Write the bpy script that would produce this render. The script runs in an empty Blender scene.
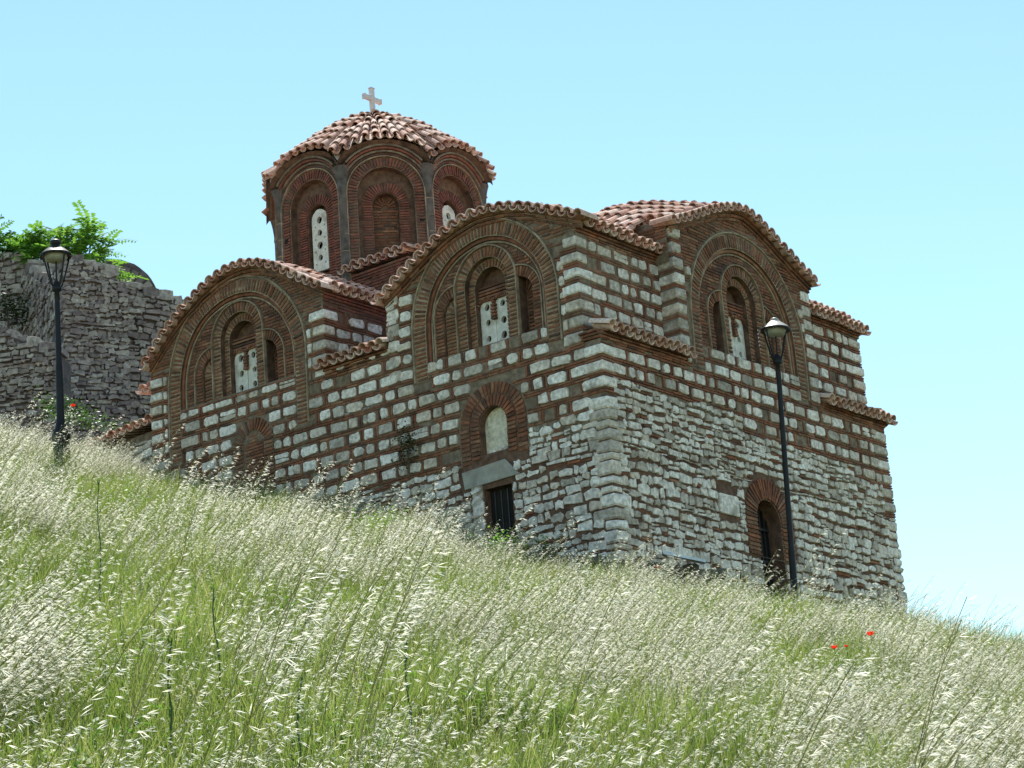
import bpy, math, random
import numpy as np
from math import sin, cos, pi, sqrt, radians, atan2
from mathutils import Vector, Matrix, noise
from mathutils.geometry import tessellate_polygon

random.seed(7); RNG = np.random.default_rng(11)
scene = bpy.context.scene
COL = scene.collection
U = random.uniform

# ------------------------------------------------------------------ camera
HEAD, PITCH, ROLL = radians(37.55), radians(16.435), radians(-4.267)
FPX = 2400.0
CAM = Vector((-28.73, -20.30, -8.06))
FW = Vector((cos(HEAD)*cos(PITCH), sin(HEAD)*cos(PITCH), sin(PITCH)))
RT0 = Vector((sin(HEAD), -cos(HEAD), 0)); UP0 = RT0.cross(FW)
RT = cos(ROLL)*RT0 + sin(ROLL)*UP0; UP = -sin(ROLL)*RT0 + cos(ROLL)*UP0
HF = Vector((cos(HEAD), sin(HEAD), 0)); HR = RT0.copy()
def dl(d, l, z=0.0):            # ground coordinates: forward metres, right metres
    p = CAM + HF*d + HR*l; return Vector((p.x, p.y, z))
def to_dl(x, y):
    v = Vector((x-CAM.x, y-CAM.y, 0)); return v.dot(HF), v.dot(HR)
def ray_at(px, py, d):          # used once to survey where far things stand, at ground distance d
    v = FW + RT*((px-512)/FPX) - UP*((py-384)/FPX)
    return CAM + v*(d/v.dot(HF))
cam_d = bpy.data.cameras.new('camera'); cam_o = bpy.data.objects.new('camera', cam_d); COL.objects.link(cam_o)
cam_d.sensor_width = 36; cam_d.lens = FPX/1024*36; cam_d.clip_end = 3000; cam_d.clip_start = .1
M = Matrix((RT, UP, -FW)).transposed().to_4x4(); M.translation = CAM
cam_o.matrix_world = M; scene.camera = cam_o

# ------------------------------------------------------------------ light
SUN_AZ, SUN_EL = radians(46), radians(57)       # direction to the sun, from +X towards +Y
w = bpy.data.worlds.new('World'); scene.world = w; w.use_nodes = True
nt = w.node_tree; bg = nt.nodes['Background']
sky = nt.nodes.new('ShaderNodeTexSky'); sky.sky_type = 'NISHITA'; sky.sun_disc = False
sky.sun_elevation = SUN_EL; sky.sun_rotation = pi/2 - SUN_AZ
sky.air_density = 1.0; sky.dust_density = 0.0; sky.ozone_density = 1.2
tint = nt.nodes.new('ShaderNodeMix'); tint.data_type = 'RGBA'; tint.blend_type = 'MULTIPLY'; tint.inputs[0].default_value = 1; tint.inputs[7].default_value = (.985, 1.085, .93, 1)
nt.links.new(sky.outputs[0], tint.inputs[6]); nt.links.new(tint.outputs[2], bg.inputs[0]); bg.inputs[1].default_value = 0.126
sl = bpy.data.lights.new('sun', 'SUN'); sl.energy = 5.0; sl.angle = radians(.55); sl.color = (1, .96, .88)
so = bpy.data.objects.new('sun', sl); COL.objects.link(so)
sd = Vector((cos(SUN_AZ)*cos(SUN_EL), sin(SUN_AZ)*cos(SUN_EL), sin(SUN_EL)))
so.rotation_euler = sd.to_track_quat('Z', 'Y').to_euler(); so.location = (10, 10, 40)
vs = scene.view_settings; vs.view_transform = 'Standard'; vs.look = 'None'; vs.gamma = 1; vs.exposure = 0.78
scene.render.engine = 'CYCLES'
scene.cycles.max_bounces = 8; scene.cycles.transparent_max_bounces = 8

# ------------------------------------------------------------------ materials
def mat(name, stops, rough=.9, nscale=6, spread=.35, island=True, bump=.0, bscale=40, spec=.25, stain=None, transl=0, metal=0):
    """stops: colours picked per piece (random per island) then modulated by noise in object space"""
    m = bpy.data.materials.new(name); m.use_nodes = True; t = m.node_tree; n = t.nodes; L = t.links
    b = n['Principled BSDF']; b.inputs['Roughness'].default_value = rough
    b.inputs['Specular IOR Level'].default_value = spec; b.inputs['Metallic'].default_value = metal
    r = n.new('ShaderNodeValToRGB')
    while len(r.color_ramp.elements) < len(stops): r.color_ramp.elements.new(.5)
    for i, c in enumerate(stops):
        e = r.color_ramp.elements[i]; e.position = i/max(1, len(stops)-1); e.color = (*c, 1)
    g = n.new('ShaderNodeNewGeometry'); tc = n.new('ShaderNodeTexCoord')
    nz = n.new('ShaderNodeTexNoise'); nz.inputs['Scale'].default_value = nscale; nz.inputs['Detail'].default_value = 5
    L.new(g.outputs['Position'], nz.inputs['Vector'])
    if island: L.new(g.outputs['Random Per Island'], r.inputs[0])
    else:
        nz0 = n.new('ShaderNodeTexNoise'); nz0.inputs['Scale'].default_value = nscale*.35; nz0.inputs['Detail'].default_value = 6
        L.new(g.outputs['Position'], nz0.inputs['Vector'])
        mr0 = n.new('ShaderNodeMapRange'); mr0.inputs[1].default_value = .3; mr0.inputs[2].default_value = .7
        L.new(nz0.outputs[0], mr0.inputs[0]); L.new(mr0.outputs[0], r.inputs[0])
    mr = n.new('ShaderNodeMapRange'); mr.inputs[1].default_value = .3; mr.inputs[2].default_value = .7
    mr.inputs[3].default_value = 1-spread; mr.inputs[4].default_value = 1+spread*.6
    L.new(nz.outputs[0], mr.inputs[0])
    mx = n.new('ShaderNodeMix'); mx.data_type = 'RGBA'; mx.blend_type = 'MULTIPLY'; mx.inputs[0].default_value = 1
    L.new(r.outputs[0], mx.inputs[6]); L.new(mr.outputs[0], mx.inputs[7])
    col = mx.outputs[2]
    if stain:                                    # weathering patches with a shape of their own
        sc, amt, colr, lo, hi = stain
        n2 = n.new('ShaderNodeTexNoise'); n2.inputs['Scale'].default_value = sc; n2.inputs['Detail'].default_value = 7; n2.inputs['Roughness'].default_value = .65
        L.new(g.outputs['Position'], n2.inputs['Vector'])
        m2 = n.new('ShaderNodeMapRange'); m2.inputs[1].default_value = lo; m2.inputs[2].default_value = hi; m2.inputs[4].default_value = amt
        L.new(n2.outputs[0], m2.inputs[0])
        x2 = n.new('ShaderNodeMix'); x2.data_type = 'RGBA'; x2.inputs[7].default_value = (*colr, 1)
        L.new(m2.outputs[0], x2.inputs[0]); L.new(col, x2.inputs[6]); col = x2.outputs[2]
    L.new(col, b.inputs['Base Color'])
    if bump:
        nb = n.new('ShaderNodeTexNoise'); nb.inputs['Scale'].default_value = bscale; nb.inputs['Detail'].default_value = 4
        L.new(g.outputs['Position'], nb.inputs['Vector'])
        bp = n.new('ShaderNodeBump'); bp.inputs['Strength'].default_value = bump; bp.inputs['Distance'].default_value = .02
        L.new(nb.outputs[0], bp.inputs['Height']); L.new(bp.outputs[0], b.inputs['Normal'])
    if transl:
        tr = n.new('ShaderNodeBsdfTranslucent'); L.new(col, tr.inputs[0])
        ms = n.new('ShaderNodeMixShader'); ms.inputs[0].default_value = transl
        L.new(b.outputs[0], ms.inputs[1]); L.new(tr.outputs[0], ms.inputs[2]); L.new(ms.outputs[0], n['Material Output'].inputs[0])
    return m
STONE = mat('pale_limestone', [(.34,.295,.25), (.66,.605,.55), (.80,.75,.71), (.62,.54,.46), (.46,.41,.36), (.84,.80,.76), (.72,.67,.61)], nscale=16, spread=.42, bump=.55, bscale=35,
            stain=(2.6, .7, (.17,.14,.11), .55, .70))
BRICK = mat('old_brick', [(.12,.055,.036), (.22,.088,.052), (.30,.115,.066), (.17,.08,.052), (.34,.17,.105), (.09,.052,.042)], nscale=9, spread=.4, bump=.4, bscale=50,
            stain=(1.6, .55, (.085,.062,.047), .50, .68))
BRICKRED = mat('red_brick', [(.17,.065,.05), (.26,.09,.066), (.20,.08,.064), (.13,.062,.05)], nscale=8, spread=.4, bump=.3, stain=(2.2, .6, (.11,.085,.075), .5, .66))
MORTAR = mat('lime_mortar', [(.19,.145,.105), (.25,.195,.145), (.13,.095,.072)], nscale=12, spread=.4, island=False, bump=.6, bscale=60,
             stain=(1.3, .6, (.12,.09,.065), .48, .66))
MORTARP = mat('pale_mortar', [(.42,.335,.245), (.33,.255,.18), (.22,.165,.12)], nscale=10, spread=.35, island=False, bump=.6, bscale=60,
              stain=(1.7, .5, (.13,.1,.07), .5, .68))
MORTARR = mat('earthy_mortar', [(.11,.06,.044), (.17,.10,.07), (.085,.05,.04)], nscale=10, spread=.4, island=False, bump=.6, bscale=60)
PLASTER = mat('old_plaster', [(.62,.57,.44), (.72,.68,.56), (.5,.45,.35)], nscale=14, spread=.3, island=False, bump=.8, bscale=25, stain=(4, .7, (.26,.22,.17), .56, .7))
WIN = mat('white_gypsum', [(.72,.71,.66), (.62,.61,.57)], nscale=10, spread=.2, island=False, bump=.3, stain=(4, .7, (.26,.22,.17), .50, .72))
TILE = mat('clay_tile', [(.44,.21,.15), (.66,.44,.36), (.56,.32,.24), (.76,.58,.50), (.38,.19,.145), (.70,.50,.42)], nscale=18, spread=.3, bump=.3, bscale=45,
           stain=(3.2, .55, (.22,.19,.16), .53, .7))
COLSTONE = mat('grey_column_stone', [(.085,.075,.072), (.13,.115,.11), (.10,.08,.072)], nscale=8, spread=.45, bump=.5, stain=(2, .5, (.09,.07,.065), .5, .7))
LINTEL = mat('lintel_stone', [(.38,.36,.32), (.33,.32,.285)], nscale=7, spread=.25, bump=.4, island=False, stain=(3, .4, (.22,.2,.17), .5, .7))
FORT = mat('fort_stone', [(.24,.20,.19), (.33,.29,.27), (.44,.40,.37), (.27,.225,.22), (.16,.135,.13)], nscale=10, spread=.45, bump=.6, bscale=25, stain=(1.1, .6, (.15,.11,.12), .5, .65))
FORTM = mat('fort_mortar', [(.09,.072,.074), (.14,.112,.115)], nscale=6, spread=.5, island=False, bump=.8, bscale=20)
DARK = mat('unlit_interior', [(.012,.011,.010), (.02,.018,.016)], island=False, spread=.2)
IRON = mat('black_iron', [(.016,.016,.018), (.03,.03,.033)], rough=.45, island=False, spread=.3, spec=.5)
LAMPIRON = mat('lamp_black_paint', [(.008,.008,.010), (.015,.014,.016)], rough=.5, island=False, spread=.3, spec=.25)
CAPMETAL = mat('sunlit_cap_metal', [(.30,.27,.24), (.44,.41,.37)], rough=.5, island=False, spread=.25, spec=.5)  # pale tone puts the sunlit top of the lamp cap into its colour
GLASS = mat('milky_glass', [(.52,.52,.46), (.60,.60,.54)], rough=.25, island=False, spread=.08, transl=.45)
WOOD = mat('dark_wood', [(.05,.03,.02), (.035,.022,.016)], spread=.3)
CROSSM = mat('pale_marble', [(.62,.58,.59), (.68,.60,.60)], island=False, spread=.2, nscale=20)
SHEET = mat('pale_blue_slab', [(.66,.72,.80), (.60,.66,.76)], island=False, spread=.12, nscale=8, rough=.4)
DARKROCK = mat('dark_ledge_stone', [(.06,.058,.055), (.11,.105,.098), (.17,.16,.15)], spread=.4, bump=.6)

# ------------------------------------------------------------------ mesh builder
class MB:
    def __init__(s): s.v = []; s.f = []; s.m = []; s.mats = []; s.sm = []
    def mi(s, m):
        if m not in s.mats: s.mats.append(m)
        return s.mats.index(m)
    def add(s, vs, fs, m, smooth=False):
        b = len(s.v); s.v.extend(vs); i = s.mi(m)
        for f in fs: s.f.append([b+k for k in f]); s.m.append(i); s.sm.append(smooth)
    def build(s, name, parent=None, warp=True):
        me = bpy.data.meshes.new(name)
        if warp:
            out = []
            for p in s.v:
                p = Vector(p); q = noise.noise_vector(p*.9)*.018 + noise.noise_vector(p*4.1)*.006
                out.append(p+q)
            s.v = out
        if parent:
            o0 = parent
            off = Vector((0,0,0))
            while o0: off += o0.location; o0 = o0.parent
            s.v = [Vector(p)-off for p in s.v]
        me.from_pydata([tuple(p) for p in s.v], [], s.f)
        for m in s.mats: me.materials.append(m)
        me.polygons.foreach_set('material_index', s.m); me.polygons.foreach_set('use_smooth', s.sm)
        me.update()
        o = bpy.data.objects.new(name, me); COL.objects.link(o)
        if parent: o.parent = parent
        return o
def tag(o, label=None, cat=None, group=None, kind=None):
    if label: o['label'] = label
    if cat: o['category'] = cat
    if group: o['group'] = group
    if kind: o['kind'] = kind
    return o
def empty(name, loc, parent=None):
    o = bpy.data.objects.new(name, None); COL.objects.link(o); o.location = loc; o.empty_display_size = .3
    if parent: o.parent = parent
    return o
class Fr:                        # a wall frame: s along, z up, n outward
    def __init__(f, o, ex, nr): f.o = Vector(o); f.ex = Vector(ex).normalized(); f.n = Vector(nr).normalized()
    def __call__(f, s, z, n=0): return f.o + f.ex*s + Vector((0,0,z)) + f.n*n
FA = Fr((0,0,0), (0,1,0), (-1,0,0))
FB = Fr((0,0,0), (1,0,0), (0,-1,0))

def prism(mb, F, pts, n0, n1, m, inset=0.0, smooth=False, hole=False):
    """polygon prism standing out of a wall frame, with an optional rounded front edge"""
    k = len(pts); cs = sum(p[0] for p in pts)/k; cz = sum(p[1] for p in pts)/k
    V = [F(p[0], p[1], n0) for p in pts]
    if inset:
        V += [F(p[0], p[1], n1-inset*.8) for p in pts]
        for p in pts:
            dx, dz = cs-p[0], cz-p[1]; q = sqrt(dx*dx+dz*dz)+1e-6; t = min(inset/q, .6)
            V.append(F(p[0]+dx*t, p[1]+dz*t, n1+U(-.004, .004)))
        fs = [[i, (i+1)%k, k+(i+1)%k, k+i] for i in range(k)] + [[k+i, k+(i+1)%k, 2*k+(i+1)%k, 2*k+i] for i in range(k)] + [[2*k+i for i in range(k)]]
    else:
        V += [F(p[0], p[1], n1) for p in pts]
        fs = [[i, (i+1)%k, k+(i+1)%k, k+i] for i in range(k)] + [[k+i for i in range(k)]]
    mb.add(V, fs, m, smooth)
def stone(mb, F, s0, s1, z0, z1, n0, n1, m, j=.012):
    w, h = s1-s0, z1-z0
    c = min(.25*h, .25*w, .035)*U(.4, 1.3)
    def J(): return U(-j, j)
    pts = [(s0+c*U(.5,1.3), z0+J()), (s0+w*.5, z0+J()*.7), (s1-c*U(.5,1.3), z0+J()), (s1+J(), z0+c*U(.5,1.3)), (s1+J(), z1-c*U(.5,1.3)), (s1-c*U(.5,1.3), z1+J()), (s0+w*.5, z1+J()*.7), (s0+c*U(.5,1.3), z1+J()), (s0+J(), z1-c*U(.5,1.3)), (s0+J(), z0+c*U(.5,1.3))]
    prism(mb, F, pts, n0, n1, m, inset=min(.011, h*.09))
def brick(mb, F, s0, s1, z0, z1, n0, n1, m=None):
    a = .003
    prism(mb, F, [(s0+U(-a,a), z0+U(-a,a)), (s1+U(-a,a), z0+U(-a,a)), (s1+U(-a,a), z1+U(-a,a)), (s0+U(-a,a), z1+U(-a,a))], n0, n1+U(-.006,.006), m or BRICK)
def cbox(mb, p0, p1, m, c=.015, j=.004):       # chamfered block in world axes
    x = (p0[0], p1[0]); y = (p0[1], p1[1]); z = (p0[2], p1[2]); V = []; idx = {}
    for i in (0,1):
        for jx in (0,1):
            for k in (0,1):
                P = [x[i], y[jx], z[k]]; sg = [1-2*i, 1-2*jx, 1-2*k]
                jj = [U(-j,j) for _ in range(3)]
                for a in range(3):
                    Q = [P[b] + (0 if b == a else sg[b]*c) + jj[b] for b in range(3)]
                    idx[(i,jx,k,a)] = len(V); V.append(Vector(Q))
    fs = []
    for a in range(3):
        for s in (0,1):
            q = []
            for (u, v) in ((0,0),(1,0),(1,1),(0,1)):
                t = [0,0,0]; t[a] = s; t[(a+1)%3] = u; t[(a+2)%3] = v; q.append(idx[(*t, a)])
            fs.append(q)
        b_, c_ = (a+1)%3, (a+2)%3
        for u in (0,1):
            for v in (0,1):
                t0 = [0,0,0]; t0[b_] = u; t0[c_] = v; t1 = list(t0); t1[a] = 1
                fs.append([idx[(*t0,b_)], idx[(*t1,b_)], idx[(*t1,c_)], idx[(*t0,c_)]])
    for i in (0,1):
        for jx in (0,1):
            for k in (0,1): fs.append([idx[(i,jx,k,a)] for a in range(3)])
    mb.add(V, fs, m)
def plate(mb, F, outer, holes, n, m):
    loops = [outer]+holes; vv = [[Vector((p[0], p[1], 0)) for p in lp] for lp in loops]
    tris = tessellate_polygon(vv); flat = [p for lp in loops for p in lp]
    mb.add([F(p[0], p[1], n) for p in flat], [list(t) for t in tris], m)
def reveal(mb, F, pts, n0, n1, m, closed=True):
    k = len(pts); V = [F(*p, n0) for p in pts]+[F(*p, n1) for p in pts]
    mb.add(V, [[i, (i+1)%k, k+(i+1)%k, k+i] for i in range(k if closed else k-1)], m)
def arch(cs, cz, r, zb, seg=24):
    return [(cs+r, zb)] + [(cs+r*cos(pi*i/seg), cz+r*sin(pi*i/seg)) for i in range(seg+1)] + [(cs-r, zb)]
def ring(mb, F, cs, cz, r0, r1, n0, n1, zb, pitch=.068, th=.034, a0=0, a1=pi, m=None, jambs=True, sides=(1,-1)):
    L = (r0+r1)/2*(a1-a0); N = max(3, int(L/pitch))
    for i in range(N):
        a = a0+(a1-a0)*(i+.5)/N + U(-.004,.004); t0 = th/2*(r0/((r0+r1)/2))**.5; t1 = th/2*1.12
        ra, rb = r0+U(0,.012), r1-U(0,.012); c, s = cos(a), sin(a)
        pts = [(cs+ra*c+t0*s, cz+ra*s-t0*c), (cs+rb*c+t1*s, cz+rb*s-t1*c), (cs+rb*c-t1*s, cz+rb*s+t1*c), (cs+ra*c-t0*s, cz+ra*s+t0*c)]
        prism(mb, F, pts, n0, n1+U(-.008,.008), m or BRICK)
    if jambs:
        N = int((cz-zb)/pitch)
        for i in range(N):
            z = zb+(cz-zb)*(i+.5)/N
            for sg in sides:
                x0, x1 = cs+sg*(r0+U(0,.012)), cs+sg*(r1-U(0,.012)); 
                brick(mb, F, min(x0,x1), max(x0,x1), z-th/2, z+th/2, n0, n1, m)
def band(mb, F, path, w, n0, n1, m):           # thin moulding that follows a path
    k = len(path); V = []
    for i, (s, z) in enumerate(path):
        a = path[max(0,i-1)]; b = path[min(k-1,i+1)]; tx, tz = b[0]-a[0], b[1]-a[1]; q = sqrt(tx*tx+tz*tz)+1e-9; nx, nz = -tz/q*w/2, tx/q*w/2
        V += [F(s+nx,z+nz,n0), F(s+nx,z+nz,n1), F(s-nx,z-nz,n1), F(s-nx,z-nz,n0)]
    fs = []
    for i in range(k-1):
        for j in range(3): fs.append([4*i+j, 4*i+j+1, 4*i+5+j, 4*i+4+j])
    fs += [[0,1,2,3], [4*k-4,4*k-3,4*k-2,4*k-1]]
    mb.add(V, fs, m)
def subtract(a, b, ex):
    iv = [(a, b)]
    for (e0, e1) in ex:
        nw = []
        for (s, t) in iv:
            if e1 <= s or e0 >= t: nw.append((s, t)); continue
            if e0 > s: nw.append((s, e0))
            if e1 < t: nw.append((e1, t))
        iv = nw
    return [(s, t) for s, t in iv if t-s > .05]
def excl_at(ex, z0, z1):
    out = []
    for e in ex:
        for z in (z0, (z0+z1)/2, z1): out += e(z)
    return out
def ex_arch(cs, cz, r, zb):
    def f(z):
        if z < zb or z > cz+r: return []
        h = r if z <= cz else sqrt(max(0, r*r-(z-cz)**2)); return [(cs-h, cs+h)]
    return f
def ex_rect(s0, s1, z0, z1): return lambda z: [(s0, s1)] if z0 <= z <= z1 else []
PITCH_C = .262
def cloison(mb, F, s0, s1, z0, z1, ex=(), n0=0, lim=None, smin=.13, smax=.40, phase=0.0):
    """cloisonne masonry: dressed stones framed by thin bricks"""
    z = z0
    while z < z1-.05:
        zt = min(z+PITCH_C, z1); a, b = s0, s1
        if lim: a, b = lim(z, zt, a, b)
        bh = .028
        for k in range(2):                       # double brick course
            q0 = z+.004+k*.043; q1 = q0+bh
            if q1 > z1: break
            for (u, v) in subtract(a, b, excl_at(ex, q0, q1)):
                x = u
                while x < v-.02:
                    e = min(v, x+U(.17,.33)); 
                    if random.random() > .03: brick(mb, F, x+.005, e-.007, q0, q1, n0-.02, n0+.016)
                    x = e
        q0 = z+.089; q1 = zt-.005
        if q1-q0 > .05:
            for (u, v) in subtract(a, b, excl_at(ex, q0, q1)):
                x = u+U(0,.03)
                while x < v-.06:
                    wd = min(U(smin, smax), v-x)
                    if v-x-wd < .1: wd = v-x
                    r = random.random()
                    if wd < .08: 
                        brick(mb, F, x, x+wd*.8, q0, q1, n0-.02, n0+.01); x += wd; continue
                    hh = q0+U(0,.012), q1-U(0,.012)
                    if r < .06 and wd > .2:
                        zm = (q0+q1)/2
                        stone(mb, F, x+.01, x+wd-.008, hh[0], zm-.006, n0-.02, n0+U(.018,.034), STONE); stone(mb, F, x+.01, x+wd-.008, zm+.006, hh[1], n0-.02, n0+U(.018,.034), STONE)
                    elif r < .12 and wd > .25:
                        m_ = x+wd*U(.35,.65); stone(mb, F, x+.01, m_-.006, *hh, n0-.02, n0+U(.018,.036), STONE); stone(mb, F, m_+.006, x+wd-.008, *hh, n0-.02, n0+U(.018,.036), STONE)
                    elif r < .13: pass
                    else: stone(mb, F, x+.01, x+wd-.008, *hh, n0-.02, n0+U(.02,.04), STONE)
                    x += wd
                    for k in range(random.choice((1,2,2,1))):
                        if x+.05 < v and random.random() > .12: brick(mb, F, x+.006, x+.038, q0, q1, n0-.02, n0+.014)
                        x += .05
        z = zt
def brickrows(mb, F, s0, s1, z0, z1, ex=(), n0=0, lim=None, pitch=.056, m=None, out=.014):
    z = z0
    while z < z1-.03:
        a, b = s0, s1
        if lim: a, b = lim(z, z+.035, a, b)
        for (u, v) in subtract(a, b, excl_at(ex, z, z+.034)):
            x = u-U(0,.1)
            while x < v-.02:
                e = min(v, x+U(.14,.30))
                if e-max(x,u) > .02 and random.random() > .05: brick(mb, F, max(x,u)+.004, e-.007, z, z+.033, n0-.02, n0+out, m)
                x = e
        z += pitch
def rubble(mb, F, s0, s1, z0, z1, ex=(), n0=0, lim=None, hs=(.11,.21), ws=(.13,.36), m=None, out=(.02,.055), gap=.019, jit=.024, bricks=.10, tilt=.0):
    z = z0
    while z < z1-.05:
        h = min(U(*hs), z1-z)
        a, b = s0, s1
        if lim: a, b = lim(z, z+h, a, b)
        for (u, v) in subtract(a, b, excl_at(ex, z, z+h)):
            x = u
            while x < v-.04:
                wd = min(U(*ws)*(.7+.6*random.random()), v-x)
                if v-x-wd < .08: wd = v-x
                dz = noise.noise(Vector((x*1.7, z*2.1, F.o.x*3)))*.075
                r = random.random()
                if r < bricks: brick(mb, F, x+.01, x+wd-.01, z+dz+.02, z+dz+.055, n0-.02, n0+.02); 
                if r < bricks and h > .12: stone(mb, F, x+.01, x+wd-.01, z+dz+.07, z+dz+h-.008, n0-.02, n0+U(*out), m or STONE)
                elif r < bricks: pass
                elif r < bricks+.13 and h > .12:
                    q = z+dz+h*U(.35,.65)
                    stone(mb, F, x+gap, x+wd-gap*.5, z+dz+gap, q-gap*.5, n0-.02, n0+U(*out), m or STONE, jit*.8)
                    xm = x+wd*U(.35,.65)
                    if wd > .2: 
                        stone(mb, F, x+gap, xm-gap*.5, q+gap*.5, z+dz+h-gap*.5, n0-.02, n0+U(*out), m or STONE, jit*.7); stone(mb, F, xm+gap*.5, x+wd-gap*.5, q+gap*.5, z+dz+h-gap*.5, n0-.02, n0+U(*out), m or STONE, jit*.7)
                    else: stone(mb, F, x+gap, x+wd-gap*.5, q+gap*.5, z+dz+h-gap*.5, n0-.02, n0+U(*out), m or STONE, jit*.8)
                else:
                    e = U(-.02,.02)
                    stone(mb, F, x+gap, x+wd-gap*.5, z+dz+gap+max(0,e), z+dz+h-gap*.5+min(0,e), n0-.02, n0+U(*out), m or STONE, jit)
                x += wd
        z += h

# ------------------------------------------------------------------ tiles
def tile(mb, a, b, side, up, ra, rb, m=None, th=.017, inv=False):
    """one barrel tile from a (upper end) to b (lower end)"""
    V = []; K = 7; s = -1 if inv else 1
    for (p, r) in ((a, ra), (b, rb)):
        for rr in (r, r-th):
            for i in range(K):
                t = pi*i/(K-1); V.append(p + side*(rr*cos(t)) + up*(s*rr*sin(t)))
    fs = []
    for i in range(K-1):
        fs += [[i, i+1, 2*K+i+1, 2*K+i], [K+i, K+i+1, 3*K+i+1, 3*K+i], [2*K+i, 2*K+i+1, 3*K+i+1, 3*K+i], [i, i+1, K+i+1, K+i]]
    fs += [[0, K, 3*K, 2*K], [K-1, 2*K-1, 4*K-1, 3*K-1]]
    mb.add(V, fs, m or TILE)
TW = .20
def tilecol(mb, path, side, w0=TW, w1=TW, tl=.30, skip=0, pan=True):
    """a column of overlapping tiles down a path (top first); w0..w1 column width top..bottom"""
    P = [Vector(p) for p in path]; D = [0]
    for i in range(1, len(P)): D.append(D[-1]+(P[i]-P[i-1]).length)
    T = D[-1]
    def at(s):
        s = max(0, min(T, s))
        for i in range(1, len(P)):
            if s <= D[i]+1e-9: return P[i-1].lerp(P[i], (s-D[i-1])/max(1e-9, D[i]-D[i-1]))
        return P[-1]
    n = max(1, round(T/tl)); L = T/n
    for k in range(n-1, -1, -1):
        s1 = (k+1)*L; s0 = max(0, k*L-.05)
        a, b = at(s0), at(s1); d = (b-a).normalized()
        w = w0+(w1-w0)*(s1/T); wa = w0+(w1-w0)*(s0/T)
        up = side.cross(d); up = up if up.z > 0 else -up; sd = side
        jj = sd*U(-.008,.008)
        tile(mb, a+jj+up*(.012), b+jj*1.3+up*U(.036,.062), sd, up, wa*.40, w*.47)
        if pan:
            o = sd*(w/2)
            tile(mb, a+o+up*.03, b+o+up*.045, sd, up, wa*.40, w*.45, inv=True)

# ================================================================== CHURCH
church = empty('church', (0, 0, 0))
tag(church, 'old domed church of banded brick and pale stone with red tiled roofs', 'church')

YA = 9.93; XB = 8.57; SET = .32
# gable outlines (tile line) from the survey: s -> z
GA2 = [(.0,4.92), (.43,5.10), (.81,5.26), (1.2,5.42), (1.6,5.53), (1.95,5.57), (2.25,5.58), (2.6,5.52), (2.9,5.43), (3.2,5.28), (3.55,5.10), (3.9,4.91), (4.25,4.70)]
GA1 = [(5.62,5.27), (6.0,5.5), (6.34,5.73), (6.69,5.93), (7.04,6.08), (7.41,6.17), (7.8,6.18), (8.15,6.10), (8.54,5.94), (8.93,5.72), (9.33,5.45), (9.73,5.13), (10.05,4.85)]
GB = [(2.05,5.34), (2.45,5.47), (2.8,5.61), (3.22,5.80), (3.71,5.97), (4.15,6.07), (4.45,6.08), (4.75,5.99), (5.09,5.84), (5.45,5.66), (5.83,5.50), (6.2,5.36), (6.5,5.24)]
def interp(P, s):
    if s <= P[0][0]: return P[0][1]
    for i in range(1, len(P)):
        if s <= P[i][0]:
            t = (s-P[i-1][0])/(P[i][0]-P[i-1][0]); return P[i-1][1]*(1-t)+P[i][1]*t
    return P[-1][1]
def gable_lim(P, drop):
    def f(z0, z1, a, b):
        N = 60; ok = [a+(b-a)*i/N for i in range(N+1) if interp(P, a+(b-a)*i/N)-drop > z1]
        return (min(ok), max(ok)) if len(ok) > 1 else (a, a)
    return f

def grille(mb, F, cs, zb, lobes, r, spring, n, th=.06, hr=.052, big=None):
    """white pierced window slab with round-headed lobes and round holes; dark room behind"""
    for c, z_s in zip(lobes, spring):
        out = arch(c, z_s, r, zb, 14); holes = []
        zz = z_s+(.0 if big is None else -.02)+U(-.01,.01); out = [(a_+U(-.006,.006), b_+U(-.006,.006)) for a_, b_ in out]; step = .27 if big is None else .25
        k = 0
        while zz > zb+.1:
            hx, hy, hq = U(-.012,.012), U(-.01,.01), U(.85,1.12); holes.append([(c+hx+hr*hq*cos(2*pi*i/12)*U(.93,1.07), zz+hy+hr*hq*1.15*sin(2*pi*i/12)*U(.93,1.07)) for i in range(12)])
            if big:
                for sg in (-1, 1):
                    if (k+sg)%2 or True: holes.append([(c+sg*.115+.018*cos(2*pi*i/8), zz-.125+.02*sin(2*pi*i/8)) for i in range(8)])
            zz -= step; k += 1
        holes = [h for h in holes if min(p[1] for p in h) > zb+.02]
        plate(mb, F, out, holes, n, WIN); reveal(mb, F, out, n, n-th, WIN)
        for h in holes: reveal(mb, F, h, n, n-th, WIN)
        plate(mb, F, arch(c, z_s, r-.004, zb+.004, 14), [], n-th-.05, DARK)

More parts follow.
